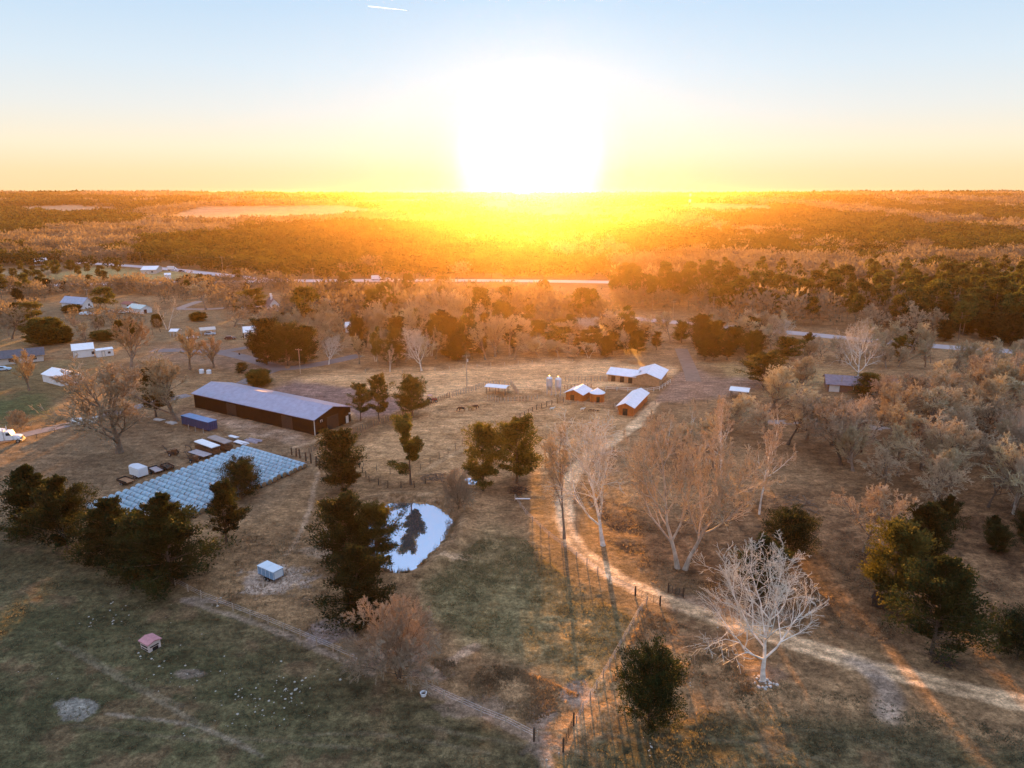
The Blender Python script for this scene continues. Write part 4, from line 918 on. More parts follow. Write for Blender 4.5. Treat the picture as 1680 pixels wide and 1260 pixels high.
# its cross wing, as parts of the same stable
def cross_wing():
    b, rz, L_, w, s = frame((1082, 634), (1041, 630), (1097, 622)); b0 = Vector(st.location[:2]); a = st.rotation_euler.z
    inv = Matrix.Rotation(-a, 2); w = 13.; L_ = 8.6
    bm = MB(); q = Matrix.Rotation(rz, 2)
    def pt(x, y, z): v = inv @ (b + q @ Vector((x, s * y)) - b0); return (v.x, v.y, z)
    pr = [(0, -.2), (L_, -.2), (L_, 2.5), (L_ / 2, 4.0), (0, 2.5)]
    n = len(bm.v); bm.v += [pt(x, 0, z) for x, z in pr] + [pt(x, w, z) for x, z in pr]
    bm.f += [(0, 1, 2, 3, 4), (9, 8, 7, 6, 5)] + [(i, i + 5, (i + 1) % 5 + 5, (i + 1) % 5) for i in range(5)]; bm.m += [0] * 7; bm.build('gable_wing_wall', tan_wood, st)
    bm = MB(); e = .5; sl = 1.5 / (L_ / 2); pr = [(-e, 2.53 - sl * e), (L_ / 2, 4.03), (L_ + e, 2.53 - sl * e), (L_ + e, 2.67 - sl * e), (L_ / 2, 4.17), (-e, 2.67 - sl * e)]
    bm.v += [pt(x, -e, z) for x, z in pr] + [pt(x, w + e, z) for x, z in pr]; bm.f += [(0, 1, 2, 3, 4, 5), (11, 10, 9, 8, 7, 6)] + [(i, i + 6, (i + 1) % 6 + 6, (i + 1) % 6) for i in range(6)]; bm.m += [0] * 8; bm.build('gable_wing_roof', tin, st)
cross_wing()
gable('red_shed', 'small red shed with white gable roof beside the round bin', (955, 660), (966, 653), (924, 658.5), 2.4, 3.5, red_wood, tin, .5, [('near', 'opening', 2.6, 0, 1.2, 1.9)], 'shed', ln=6.5)
gable('red_shed', 'red shed with long white roof beside the sandy track', (1038.5, 683), (1062, 658), (1013, 680), 2.6, 3.6, red_wood, tin, .5, [('near', 'opening', 1.6, 0, 1.4, 2.0)], 'shed')
def round_bin():
    x, y = G(981, 661.5); o = empty('round_bin', (x, y + 2.1, 0), 0, 'round red bin with conical white roof between the two red sheds', 'grain bin')
    MB().lathe([(2.1, -.1), (2.1, .9), (2.13, .92), (2.1, .95), (2.1, 1.8), (2.13, 1.82), (2.1, 1.85), (2.1, 2.7), (0, 2.7)], 28).build('wall', red_wood, o)
    MB().lathe([(2.35, 2.66), (2.35, 2.74), (.25, 4.0), (.25, 4.1), (0, 4.1)], 28).build('roof', tin, o)
    MB().box(-.5, .5, -2.16, -2.05, .1, 1.9).build('door', dark_hole, o)
round_bin()
def silo(px, py, label):
    x, y = G(px, py); o = empty('feed_silo', (x, y, 0), 0, label, 'silo', 'hopper silos by the paddock rails'); r = .95
    MB().lathe([(.18, 1.5), (r, 2.9), (r, 3.5), (r + .03, 3.53), (r, 3.56), (r, 4.2), (r + .03, 4.23), (r, 4.26), (r, 5.3)], 20).build('tank', galv, o, smooth=False)
    MB().lathe([(r + .04, 5.28), (r + .04, 5.34), (.22, 6.0), (.22, 6.15), (0, 6.15)], 20).build('lid', galv, o)
    for k in range(4):
        a = k * math.pi / 2 + .6; MB().tube((r * math.cos(a), r * math.sin(a), -.2), (r * math.cos(a), r * math.sin(a), 3.2), .07).build('leg', galv, o)
    MB().tube((r * .9, -.75, 0.2), (r * .9, -.75, 5.4), .03).tube((r * .9, -.45, .2), (r * .9, -.45, 5.4), .03).build('ladder', galv, o)
silo(901, 648, 'left one of the two pale hopper silos on legs'); silo(915.5, 649.5, 'right one of the two pale hopper silos on legs')
gable('loafing_shed', 'low open shed with white roof on posts in the corral', (829, 649), (797, 646), (831, 645), 2.3, 2.6, wood_grey, white_roof, .3, cat='shed', wd=3.2, posts=True)
gable('open_shed', 'small open shed with patched white roof beyond the gravel yard', (1226, 656), (1197, 653), (1229, 645), 2.4, 2.75, wood_grey, white_roof, .3, cat='shed', wd=4.6, posts=True)
gable('ranch_house', 'low brick house with long purple grey roof in the right woods', (1482, 651), (1357, 642), (1490, 636), 2.6, 4.3, brick, shingle2, .7,
      [('front', 'window', 3, .9, 1.6, 1.2), ('front', 'door', 8, 0, 1.1, 2.1), ('front', 'window', 12, .9, 2, 1.2), ('front', 'garage_door', 18, 0, 3, 2.2), ('near', 'window', 3, .9, 1.2, 1.1)], 'house', wd=9)
gable('garage', 'white metal garage with roller door in its gable, beyond the golden bare tree', (121, 588), (155, 584.5), (97, 584), 3.0, 4.6, white_wall, white_roof, .35,
      [('near', 'garage_door', .8, 0, 2.6, 2.4), ('front', 'window', 6.0, .9, 1.0, 1.1), ('front', 'door', .35, 0, .9, 2.1)], 'garage')
gable('white_shed', 'white metal shed half hidden by a pinkish bush', (101, 634), (71, 626), (136, 629), 2.6, 4.0, white_wall, white_roof, .3, [('front', 'window', 2, 1, .8, .8)], 'shed', wd=7)
gable('grey_roof_house', 'long low house with grey shingle roof at the left edge', (72, 592), (-60, 606), (84, 582), 2.6, 4.4, cream_wall, shingle, .7,
      [('front', 'window', 2, .9, 1.4, 1.2), ('front', 'door', 5.2, 0, 1, 2.1), ('front', 'window', 9, .9, 1.6, 1.2), ('front', 'window', 14.5, .9, 1.2, 1.2)], 'house', wd=8)
gable('trailer_home', 'long white mobile home beside the white metal garage', (187, 583), (160, 586.5), (187, 577), 2.5, 2.9, white_wall, white_roof, .15, [('front', 'window', 1, 1, .9, .8), ('front', 'door', 3, .2, .9, 1.9)], 'mobile home', wd=4)
gable('blue_roof_house', 'house with a blue metal roof and white gable on the left', (137, 507), (102, 504), (160, 505), 3.0, 5.6, white_wall, metal_sheet('blue_roof', (.30, .36, .47), .45, .3, 1.4, 0, .12), .6,
      [('near', 'window', 3, 1.2, 1.0, 1.3), ('front', 'opening', 2, .2, 2.5, 2.2), ('front', 'opening', 6, .2, 2.5, 2.2)], 'house')
gable('green_roof_shed', 'small white shed with pale green roof among parked trailers', (232, 515), (210, 512), (241, 512), 2.5, 4.0, white_wall, mat('pale_green_roof', (.50, .62, .60), .5, .08, 1), .4, [('near', 'opening', 1.5, 0, 1.6, 2)], 'shed', wd=6)
gable('red_roof_shed', 'low shed with dull red roof behind the green roofed one', (215, 506), (200, 505), (217, 502), 2.2, 3.2, cream_wall, mat('dull_red_roof', (.25, .10, .08), .7, .15, 1), .4, [('front', 'opening', 1, 0, 1.6, 1.8)], 'shed', wd=5)
gable('chimney_house', 'white house with steep dark roof and two white chimneys', (438, 517), (428, 506), (460, 514.5), 3.2, 8.0, white_wall, shingle, .5, [('near', 'window', 2.2, .9, 2.6, 1.5), ('near', 'window', 3.0, 4, 1.2, 1.2)], 'house', wd=8, ln=12, chimney=[(4, 3.4), (11, 4.0)])
gable('white_shed', 'small white shed behind the dark parked car', (424, 553), (401, 554.5), (423, 547), 2.5, 4.2, white_wall, white_roof, .4, [('front', 'window', 1, 1, .9, .9), ('front', 'door', 3, 0, .9, 2)], 'shed', wd=7)
gable('white_house', 'small white house glimpsed inside the wood behind the dark clump', (588, 545), (567, 545.5), (589, 540), 2.5, 4.0, white_wall, white_roof, .4, [('front', 'window', 1.5, .9, 1.0, 1.0)], 'house', wd=7)
gable('carport', 'pale roofed carport beside the parked white car', (354, 549), (330, 551), (355, 543), 2.3, 3.0, cream_wall, mat('carport_roof', (.55, .50, .45), .6, .08, 1), .3, cat='carport', wd=6, posts=True)
gable('carport', 'tiny white roofed shelter by the pale trunked bare tree', (291, 552), (279, 552), (291, 548), 2.2, 2.9, cream_wall, white_roof, .3, cat='carport', wd=4, posts=True)
gable('roadside_house', 'white roofed house beside the far road', (256, 449), (232, 449.5), (257, 445), 3.0, 5.0, cream_wall, white_roof, .5, [('front', 'window', 2, .9, 1.2, 1.2), ('front', 'door', 5, 0, 1, 2.1)], 'house')
gable('pump_house', 'tiny white building between the far road and the highway', (281, 458), (271, 458.5), (281, 455), 3.2, 4.2, white_wall, white_roof, .3, [('front', 'door', 1.5, 0, 1, 2.1)], 'shed', wd=4)
gable('far_house', 'white house at the far left beyond the green strip', (78, 435), (58, 436), (79, 432), 3.5, 5.5, white_wall, white_roof, .5, [('front', 'window', 2, 1, 1.5, 1.3)], 'house')
gable('animal_shelter', 'small pink roofed animal shelter with slatted white sides in the pasture', (245, 1071), (229, 1062), (259, 1064), 1.15, 1.35, mat('chalky_boards', (.60, .50, .46), .85, .15, 4), mat('faded_pink_sheet', (.46, .22, .23), .7, .15, 2), .18,
      [('front', 'opening', .25, .62, 1.4, .16), ('front', 'opening', .25, .2, 1.4, .14), ('near', 'opening', .2, .62, 1.2, .16), ('near', 'opening', .5, .0, .8, .5)], 'shelter', wd=1.7, ln=1.9)

# ------------------------------------------------------------------ vehicles and yard things
def wheel(parent, x, y, r=.34, w=.22, name='wheel'):
    t = MB().tube((0, -w / 2, 0), (0, w / 2, 0), r, n=14).build(name, rubber, parent, (x, y, r - .02)); MB().tube((0, -w / 2 - .01, 0), (0, w / 2 + .01, 0), r * .55, n=10).build('rim', rim_m, t); return t
def car(px, py, rz, paint, label, L_=4.5, cat='car', pick=False, group=None):
    x, y = G(px, py); o = empty('parked_car' if cat == 'car' else cat.replace(' ', '_'), (x, y, .05), rz, label, cat, group); w = .9
    prof = [(-L_ / 2, .35), (-L_ / 2, .85), (-L_ / 2 + .15, .95), (L_ / 2 - 1.35, .98), (L_ / 2 - .12, .85), (L_ / 2, .6), (L_ / 2, .35)]
    MB().prism(prof, -w, w, 'y').build('body', paint, o)
    c0, c1 = (-.4, 1.0) if pick else (-L_ / 2 + .25, .95)
    MB().prism([(c0, .96), (c0 + .45, 1.48), (c1 - .7, 1.5), (c1, .97)], -w * .86, w * .86, 'y').build('cabin', paint, o)
    MB().prism([(c0 + .2, 1.0), (c0 + .5, 1.42), (c1 - .72, 1.44), (c1 - .16, 1.0)], -w * .86 - .012, w * .86 + .012, 'y').build('window', glass, o)
    for a in (-L_ * .3, L_ * .31):
        for b in (-.82, .82): wheel(o, a, b)
    return o
silver = mat('silver_paint', (.5, .52, .54), .3, .05, 1, metal=.4, spec=.5); maroon = mat('dark_maroon_paint', (.05, .02, .03), .3, .1, 1, spec=.5); blue_car = mat('pale_blue_paint', (.40, .55, .66), .3, .05, 1, spec=.5); red_paint = mat('red_paint', (.42, .03, .02), .4, .1, 1, spec=.5)
car(316, 556, .15, white_paint, 'white car parked between the golden and fan shaped bare trees'); car(378, 557, .2, maroon, 'dark car parked near the small white shed')
car(397, 507, .1, white_paint, 'white car on the driveway before the chimney house'); car(6, 608, .2, blue_car, 'pale blue car parked by the grey roofed house')
car(185, 513.5, .2, silver, 'silver car between the tarp covered boat and the green roofed shed'); car(345, 549.5, .1, blue_car, 'pale blue car under the pale carport'); car(203, 514, .3, white_paint, 'white car beside the green roofed shed'); car(417, 567, .2, mat('dull_brown_paint', (.14, .09, .07), .5, .1, 1), 'brown car half hidden by the dark evergreen clump')
car(298, 446, .15, maroon, 'dark car on the far road'); car(628, 460.5, .0, black_paint, 'dark car on the bright stretch of highway'); car(636, 459, 0, silver, 'silver car following the dark one on the highway')
def box_truck(px, py, rz, label):
    x, y = G(px, py); o = empty('box_truck', (x, y, .08), rz, label, 'truck')
    MB().box(-3.6, 1.4, -1.15, 1.15, .9, 3.4).build('cargo_box', white_paint, o); MB().prism([(1.5, .5), (1.5, 2.5), (2.4, 2.5), (2.9, 1.6), (3.7, 1.4), (3.7, .5)], -1.05, 1.05, 'y').build('cab', white_paint, o)
    MB().prism([(1.8, 1.7), (1.8, 2.3), (2.35, 2.3), (2.75, 1.7)], -1.07, 1.07, 'y').build('window', glass, o); MB().box(-3.6, 3.6, -.5, .5, .5, .88).build('chassis', steel_dark, o)
    for a in (-2.4, 2.9):
        for b in (-.95, .95): wheel(o, a, b, .45, .3)
box_truck(283, 444, .1, 'white box truck near the white roofed house on the far road'); box_truck(618, 460, .05, 'white truck on the highway ahead of two cars')
def semi():
    x, y = G(13, 726); o = empty('semi_truck', (x, y, 0), math.atan2(.5, 2.0), 'white semi truck tractor with long hood at the left edge', 'truck')
    MB().prism([(-.2, .9), (-.2, 2.9), (.1, 3.1), (1.1, 3.0), (1.5, 2.1), (1.55, .9)], -1.05, 1.05, 'y').build('cab', white_paint, o)
    MB().prism([(1.55, .8), (1.55, 2.0), (2.9, 1.8), (3.35, 1.5), (3.4, .8)], -.72, .72, 'y').build('hood', white_paint, o)
    MB().prism([(-2.2, .9), (-2.2, 3.4), (-1.6, 3.6), (-.3, 3.3), (-.25, .9)], -1.1, 1.1, 'y').build('sleeper', white_paint, o)
    for s in (-1, 1):
        MB().prism([(2.0, .9), (2.15, 1.35), (2.6, 1.5), (3.1, 1.35), (3.35, .8)], s * .72 - .2 + s * .2, s * .72 + .2 + s * .2, 'y').build('fender', white_paint, o)
        MB().tube((-.25, s * 1.12, .9), (-.25, s * 1.12, 4.0), .09).build('exhaust_stack', galv, o)
        MB().box(3.36, 3.45, s * .95 - .12, s * .95 + .12, .95, 1.2).build('headlight', glass, o)
        wheel(o, 2.65, s * .98, .5, .3); wheel(o, -2.9, s * .9, .5, .5); wheel(o, -4.2, s * .9, .5, .5)
    MB().prism([(.25, 2.05), (.25, 2.75), (1.0, 2.75), (1.32, 2.05)], -1.07, 1.07, 'y').build('window', glass, o)
    MB().box(3.4, 3.62, -1.1, 1.1, .45, .8).build('bumper', galv, o); MB().box(3.4, 3.46, -.5, .5, .85, 1.5).build('grille', steel_dark, o); MB().box(-5.2, 3.3, -.45, .45, .6, .88).build('chassis', steel_dark, o)
semi()
def boxy(name, label, Bp, Ap, Cp, h, m, cat, wd=None, ln=None, z0=.0, extra=None):
    b, rz, L_, w, s = frame(Bp, Ap, Cp); o = empty(name, (b.x, b.y, 0), rz, label, cat); w = wd or w; L_ = ln or L_
    return o, L_, w, s
def ybox(bm, x0, x1, y0, y1, z0, z1, s, m=0): return bm.box(x0, x1, min(s * y0, s * y1), max(s * y0, s * y1), z0, z1, m)
# blue container
o, L_, w, s = boxy('shipping_container', 'dark blue storage container with pale blue top, beside the long barn', (343, 709), (298.6, 697), (356, 705), 2.4, None, 'container', wd=2.6)
ybox(MB(), 0, L_, 0, w, .35, 2.55, s).build('body', blue_sheet, o); ybox(MB(), -.05, L_ + .05, -.05, w + .05, 2.56, 2.66, s).build('roof', mat('container_roof', (.13, .25, .46), .5, .12, 1), o)
bm = MB()
for k in range(15): ybox(bm, L_ * (k + .5) / 15 - .04, L_ * (k + .5) / 15 + .04, -.05, -.002, .4, 2.5, s)
for k in range(4): ybox(bm, -.06, -.002, w * (k + .3) / 4 - .05, w * (k + .3) / 4 + .05, .4, 2.5, s)
bm.build('rib', mat('rib_blue', (.035, .08, .21), .5, .1, 1), o)
for a in (.2, L_ / 2, L_ - .2): ybox(MB(), a - .15, a + .15, .1, w - .1, -.1, .34, s).build('foot', wood_grey, o)
for k in (.3, 3.6, 6.4):
    p_ = Vector(G(343, 709)); q = Matrix.Rotation(o.rotation_euler.z, 2) @ Vector((k, -s * 1.4)) + p_
    tag(MB().tube((0, 0, -.2), (0, 0, 1.35), .11, .1).build('bollard', wood_pale, None, (q.x, q.y, 0)), 'short pale post standing in front of the blue container', 'post', 'pale posts by the blue container')
def stock_trailer(Bp, Ap, Cp, roofm, bodym, label, h=2.1):
    o, L_, w, s = boxy('stock_trailer', label, Bp, Ap, Cp, h, None, 'trailer', wd=2.1, ln=7.4)
    bm = MB(); ybox(bm, 0, L_, 0, w, .45, 1.2, s)
    for k in range(9): ybox(bm, L_ * k / 8 - .05 if k else .0, L_ * k / 8 + .05, 0, .05, 1.2, h, s); ybox(bm, L_ * k / 8 - .05 if k else 0, L_ * k / 8 + .05, w - .05, w, 1.2, h, s)
    for zz in (1.45, 1.75): ybox(bm, 0, L_, .01, .04, zz, zz + .1, s); ybox(bm, 0, .04, .05, w - .05, zz, zz + .1, s); ybox(bm, 0, L_, w - .04, w - .01, zz, zz + .1, s)
    bm.build('body', bodym, o)
    bm = MB(); bm.prism([(s * -.08, h), (s * (w + .08), h), (s * (w + .02), h + .16), (s * w / 2, h + .22), (s * .02, h + .16)], -.1, L_ + .1, 'x'); bm.build('roof', roofm, o)
    MB().tube((L_, s * w / 2, .55), (L_ + 1.5, s * w / 2, .6), .07).tube((L_ + 1.5, s * w / 2, .6), (L_ + 1.5, s * w / 2, -.05), .06).build('tongue', steel_dark, o)
    for a in (2.2, 3.1):
        for b in (-.02, w + .02): wheel(o, a, s * b, .36, .2)
stock_trailer((349, 749), (309, 734), (360, 744), white_roof, rust, 'white topped livestock trailer with rusty slatted sides')
stock_trailer((370, 742), (332, 728), (381, 738), mat('brown_grey_top', (.32, .26, .24), .7, .15, 1), rust, 'brown grey topped livestock trailer behind the white topped one')
def flatbed(Bp, Ap, Cp, deckm, label, wd=2.2, ln=5, rails=True, zd=.75, gooseneck=False, load=None):
    o, L_, w, s = boxy('flatbed_trailer', label, Bp, Ap, Cp, 1, None, 'trailer', wd=wd, ln=ln)
    ybox(MB(), 0, L_, 0, w, zd - .1, zd, s).build('deck', deckm, o)
    bm = MB(); ybox(bm, -.06, L_ + .06, -.06, 0, zd - .2, zd + (.28 if rails else .04), s); ybox(bm, -.06, L_ + .06, w, w + .06, zd - .2, zd + (.28 if rails else .04), s); ybox(bm, L_, L_ + .06, 0, w, zd - .2, zd + (.28 if rails else .04), s); bm.build('side_rail', steel_dark, o)
    if gooseneck:
        MB().tube((L_, s * w / 2, zd), (L_ + .6, s * w / 2, 1.9), .1).tube((L_ + .6, s * w / 2, 1.9), (L_ + 2.3, s * w / 2, 1.8), .1).tube((L_ + 2.3, s * w / 2, 1.8), (L_ + 2.3, s * w / 2, 1.0), .08).build('gooseneck', steel_dark, o)
    else: MB().tube((L_, s * .3, zd - .2), (L_ + 1.3, s * w / 2, .5), .06).tube((L_, s * (w - .3), zd - .2), (L_ + 1.3, s * w / 2, .5), .06).tube((L_ + 1.3, s * w / 2, .55), (L_ + 1.3, s * w / 2, -.05), .05).build('tongue', steel_dark, o)
    for a in (L_ * .38, L_ * .56):
        for b in (-.18, w + .18): wheel(o, a, s * b, .33, .2)
    return o, L_, w, s
grey_deck = mat('grey_plank_deck', (.38, .34, .35), .85, .2, 2); brown_deck = mat('brown_plank_deck', (.30, .17, .09), .85, .25, 3)
flatbed((334, 756), (299, 745), (342, 751), grey_deck, 'grey decked gooseneck flatbed trailer in front of the livestock trailers', 2.4, 6.0, False, .95, True)
flatbed((208, 798), (187, 791), (216, 793), brown_deck, 'small brown decked trailer left of the white enclosed one', 1.9, 3.4)
flatbed((254, 780), (238, 771), (262, 774), grey_deck, 'pale grey decked trailer behind the white enclosed one', 1.9, 3.4)
o, L_, w, s = flatbed((274, 774), (261, 768), (284, 769), wood_dark, 'low dark trailer loaded with scrap near the hay bales', 1.7, 2.9)
bm = MB()
for k in range(16): a = Vector((rnd.uniform(.2, 2.6), s * rnd.uniform(.2, 1.5), .8)); bm.tube(a, a + Vector((rnd.uniform(-.8, .8), rnd.uniform(-.5, .5), rnd.uniform(.0, .4))), .05)
tag(bm.build('scrap_load', wood_grey, None, (o.location.x, o.location.y, 0)), 'tangle of scrap rods lying on the low dark trailer', 'scrap'); bpy.data.objects['scrap_load'].rotation_euler.z = o.rotation_euler.z
o, L_, w, s = boxy('enclosed_trailer', 'white enclosed box trailer with a rounded nose', (228, 787), (210, 780), (241, 782), 2, None, 'trailer', wd=2.2, ln=3.6)
n = 6; pr = [(0, 0), (L_, 0)] + [(L_ + .75 * math.sin(math.pi * k / n), s * w * k / n) for k in range(1, n)] + [(L_, s * w), (0, s * w)]
MB().prism(pr, .5, 2.3, 'z').build('body', white_paint, o); MB().prism([(x * .995 + .01, y * .99) for x, y in pr], 2.302, 2.36, 'z').build('roof', mat('trailer_roof', (.62, .66, .72), .4, .05, 1), o)
ybox(MB(), -.04, .0, .12, w - .12, .62, 2.2, s).build('rear_door', mat('trailer_door', (.70, .72, .76), .4, .04, 1), o); MB().tube((L_ + .7, s * w / 2, .5), (L_ + 1.7, s * w / 2, .5), .06).build('tongue', steel_dark, o)
for a in (1.3, 2.1):
    for b in (-.03, w + .03): wheel(o, a, s * b, .33, .2)
# old implements in front of the flatbed
def implement(px, py, rz, label):
    x, y = G(px, py); o = empty('farm_implement', (x, y, 0), rz, label, 'implement'); bm = MB()
    for a in (-1.2, 0, 1.2): bm.tube((a, -.9, .8), (a, .9, .8), .06)
    for b in (-.9, .9): bm.tube((-1.6, b, .8), (1.6, b, .8), .07)
    bm.tube((-1.6, 0, .8), (-2.8, 0, 1.9), .08).tube((-2.8, 0, 1.9), (-3.3, 0, 1.7), .08); bm.build('frame', steel_dark, o)
    for k in range(5): MB().tube((-1.2 + .6 * k, -.1, .42), (-1.2 + .6 * k, .1, .42), .42, n=12).build('disc', rust, o)
    for b in (-1.1, 1.1): wheel(o, .4, b, .42, .22)
    MB().box(.2, 1.2, -.5, .5, .9, 1.5).build('hopper', rust, o)
implement(283, 746, -.4, 'dark rusty implement with raised hitch left of the flatbed trailer'); implement(318, 757, -.5, 'low dark implement by the edge of the hay bales')
def pile_of(name, label, cat, Bp, Ap, m, n, L_, spread, layers, thick, seed, wid=.12):
    g = random.Random(seed); x, y = G(*Bp); x2, y2 = G(*Ap); rz = math.atan2(y2 - y, x2 - x); bm = MB()
    for k in range(n):
        lay_ = k % layers; a = g.uniform(-.12, .12); yy = g.uniform(-spread, spread); l = L_ * g.uniform(.7, 1); x0 = g.uniform(0, L_ - l); z = thick * (lay_ + .5)
        c, s_ = math.cos(a), math.sin(a); q = [(x0, yy - wid), (x0 + l, yy - wid + a * l), (x0 + l, yy + wid + a * l), (x0, yy + wid)]
        bm.prism(q, z - thick * .42 + .003 * k, z + thick * .42 + .003 * k, 'z')
    o = bm.build(name, m, None, (x, y, 0)); o.rotation_euler.z = rz; tag(o, label, cat); return o
sheet_m = mat('pale_sheet', (.70, .70, .74), .5, .1, 1)
pile_of('sheet_pile', 'white roofing sheets lying flat above the hay bales, shorter pile', 'sheets', (377, 716), (396, 720), sheet_m, 8, 3.1, .35, 3, .12, 1, .3)
pile_of('sheet_pile', 'white roofing sheets lying along the top of the hay bales', 'sheets', (386, 725), (411, 731), sheet_m, 10, 4.2, .45, 3, .12, 2, .3)
pile_of('lumber_pile', 'greyish lumber lying beside the white roofing sheets', 'lumber', (404, 721), (433, 728), mat('violet_grey_lumber', (.34, .30, .34), .8, .2, 2), 14, 4.8, .8, 2, .12, 3, .1)
pile_of('slab_pile', 'pale slabs lying at the foot of the dark cedar trunk', 'slabs', (254, 688), (273, 691), concrete_w, 6, 3.2, .5, 2, .15, 4, .3)
pile_of('slab_pile', 'pale slabs lying left of the blue container', 'slabs', (274, 693), (294, 697), concrete_w, 7, 3.3, .5, 2, .15, 5, .3)
def pipe_heap():
    x, y = G(139, 694); o = empty('pipe_heap', (x, y, 0), .25, 'heap of shiny pale green and white pipes beside the old lane', 'pipe heap'); g = random.Random(5)
    for k in range(26):
        r = .16; row = k // 7; yy = -1.2 + (k % 7) * .38 + g.uniform(-.1, .1) + row * .15; z = .16 + row * .34; l = g.uniform(5.0, 7.0); a = g.uniform(-.12, .12)
        MB().tube((-l / 2, yy - a * 3, z), (l / 2, yy + a * 3, z + g.uniform(-.05, .1)), r, n=7).build('pipe', mat('pale_green_pipe', (.46, .56, .54), .35, .1, 1, spec=.6) if g.random() < .55 else mat('white_pipe', (.70, .74, .76), .35, .08, 1, spec=.6), o)
pipe_heap()
# pale blue feeder trailer on chalky ground
o, L_, w, s = boxy('feeder_trailer', 'pale blue box feeder on a black trailer, standing on chalky ground', (450, 958), (421, 945), (463, 951), 1.5, None, 'feeder', wd=1.9, ln=3.9)
ybox(MB(), 0, L_, 0, w, .62, 1.95, s).build('body', blue_light, o); ybox(MB(), -.06, L_ * .55, -.06, w + .06, 1.952, 2.06, s).build('lid', blue_lid, o); ybox(MB(), L_ * .56, L_ + .06, -.06, w + .06, 1.952, 2.06, s).build('lid', blue_lid, o)
bm = MB()
for k in range(5): ybox(bm, L_ * k / 4 - .035 + (.04 if k == 0 else -.04 if k == 4 else 0), L_ * k / 4 + .035 + (.04 if k == 0 else -.04 if k == 4 else 0), -.035, -.002, .64, 1.94, s)
bm.build('rib', blue_lid, o); ybox(MB(), -.035, -.002, .15, w - .15, .72, 1.84, s).build('end_panel', blue_lid, o)
bm = MB(); ybox(bm, -.1, L_ + .1, .05, .18, .48, .6, s); ybox(bm, -.1, L_ + .1, w - .18, w - .05, .48, .6, s); ybox(bm, L_ + .1, L_ + 1.3, w / 2 - .06, w / 2 + .06, .48, .58, s); bm.build('chassis', black_paint, o)
for a in (L_ * .35, L_ * .55):
    for b in (-.05, w + .05): wheel(o, a, s * b, .3, .2)
o, L_, w, s = boxy('mineral_feeder', 'dark square feeder box under the olive cedar', (1452, 1003), (1437, 998), (1465, 997), 1.7, None, 'feeder', wd=1.6, ln=1.9)
bm = MB(); ybox(bm, 0, L_, 0, w, .2, 1.5, s); bm.build('body', steel_dark, o); bm = MB(); bm.prism([(s * -.15, 1.52), (s * (w + .15), 1.7), (s * (w + .15), 1.78), (s * -.15, 1.6)], -.15, L_ + .15, 'x'); bm.build('lid', steel_dark, o)
for a in (.1, L_ - .1):
    for b in (.1, w - .1): MB().tube((a, s * b, -.1), (a, s * b, .2), .08).build('leg', wood_dark, o)
x, y = G(695, 1142); o = empty('feed_tub', (x, y, 0), 0, 'white round feed tub by the corner of the pasture fence', 'tub')
MB().lathe([(.30, -.02), (.40, .5), (.43, .5), (.43, .54), (.34, .54), (.30, .16), (0, .16)], 18).build('tub', white_paint, o); MB().lathe([(.33, .3), (.0, .34)], 14).build('feed', wood_dark, o)
# tarp covered boat shape, small tanks, barrel
x, y = G(144, 517); o = empty('covered_boat', (x, y, 0), .1, 'long rounded thing under a pale blue tarp near the blue roofed house', 'covered boat'); bm = MB()
R_ = [(-4.2, .2, .5), (-3.6, .9, 1.2), (-2, 1.25, 1.6), (0, 1.35, 1.8), (2, 1.2, 1.7), (3.4, .7, 1.4), (4.2, .1, 1.1)]
for k, (a, b, c_) in enumerate(R_):
    for i in range(9): t = math.pi * i / 8; bm.v.append((a, b * math.cos(t), .5 + (c_ - .3) * math.sin(t)))
for k in range(len(R_) - 1):
    for i in range(8): j = k * 9 + i; bm.f.append((j, j + 1, j + 10, j + 9)); bm.m.append(0)
bm.build('tarp', mat('pale_blue_tarp', (.48, .62, .68), .6, .12, .8), o, smooth=True); MB().box(-3, 3, -.7, .7, .3, .5).build('trailer_frame', rust, o); wheel(o, -.4, -.85); wheel(o, -.4, .85)
for k, (px, py) in enumerate(((331, 612), (343, 613))):
    x, y = G(px, py); o = empty('water_tank', (x, y, 0), 0, ['left', 'right'][k] + ' one of two squat white tanks past the vase shaped tree', 'tank', 'white tanks behind the yard')
    MB().lathe([(.8, -.05), (.8, 1.1), (.72, 1.3), (.25, 1.45), (.25, 1.55), (0, 1.55)], 18).build('tank', white_paint, o); MB().lathe([(.3, 1.552), (.3, 1.62), (0, 1.62)], 12).build('cap', black_paint, o)
x, y = G(393, 582); tag(MB().lathe([(.3, 0), (.33, .3), (.3, .33), (.33, .6), (.3, .88), (0, .88)], 14).build('barrel', black_paint, None, (x, y, 0)), 'black barrel at the lane turning', 'barrel')
def tractor():
    x, y = G(707.5, 660); o = empty('tractor', (x, y, 0), .3, 'small red tractor with pale canopy on the fence line', 'tractor')
    MB().prism([(.2, .6), (.2, 1.25), (1.6, 1.15), (1.7, .6)], -.35, .35, 'y').build('hood', red_paint, o); MB().box(-.9, .2, -.4, .4, .5, .95).build('seat_platform', red_paint, o)
    MB().box(-.75, -.3, -.25, .25, .95, 1.4).build('seat', black_paint, o); MB().box(-1.0, .3, -.6, .6, 2.2, 2.28).build('canopy', mat('pink_canopy', (.55, .30, .28), .6, .1, 1), o)
    for a in (-.95, .25):
        for b in (-.55, .55): MB().tube((a, b, .9), (a, b, 2.2), .03).build('canopy_post', steel_dark, o)
    for b in (-.75, .75): wheel(o, -.5, b, .7, .4, 'rear_wheel'); wheel(o, 1.35, b * .8, .4, .25, 'front_wheel')
tractor()

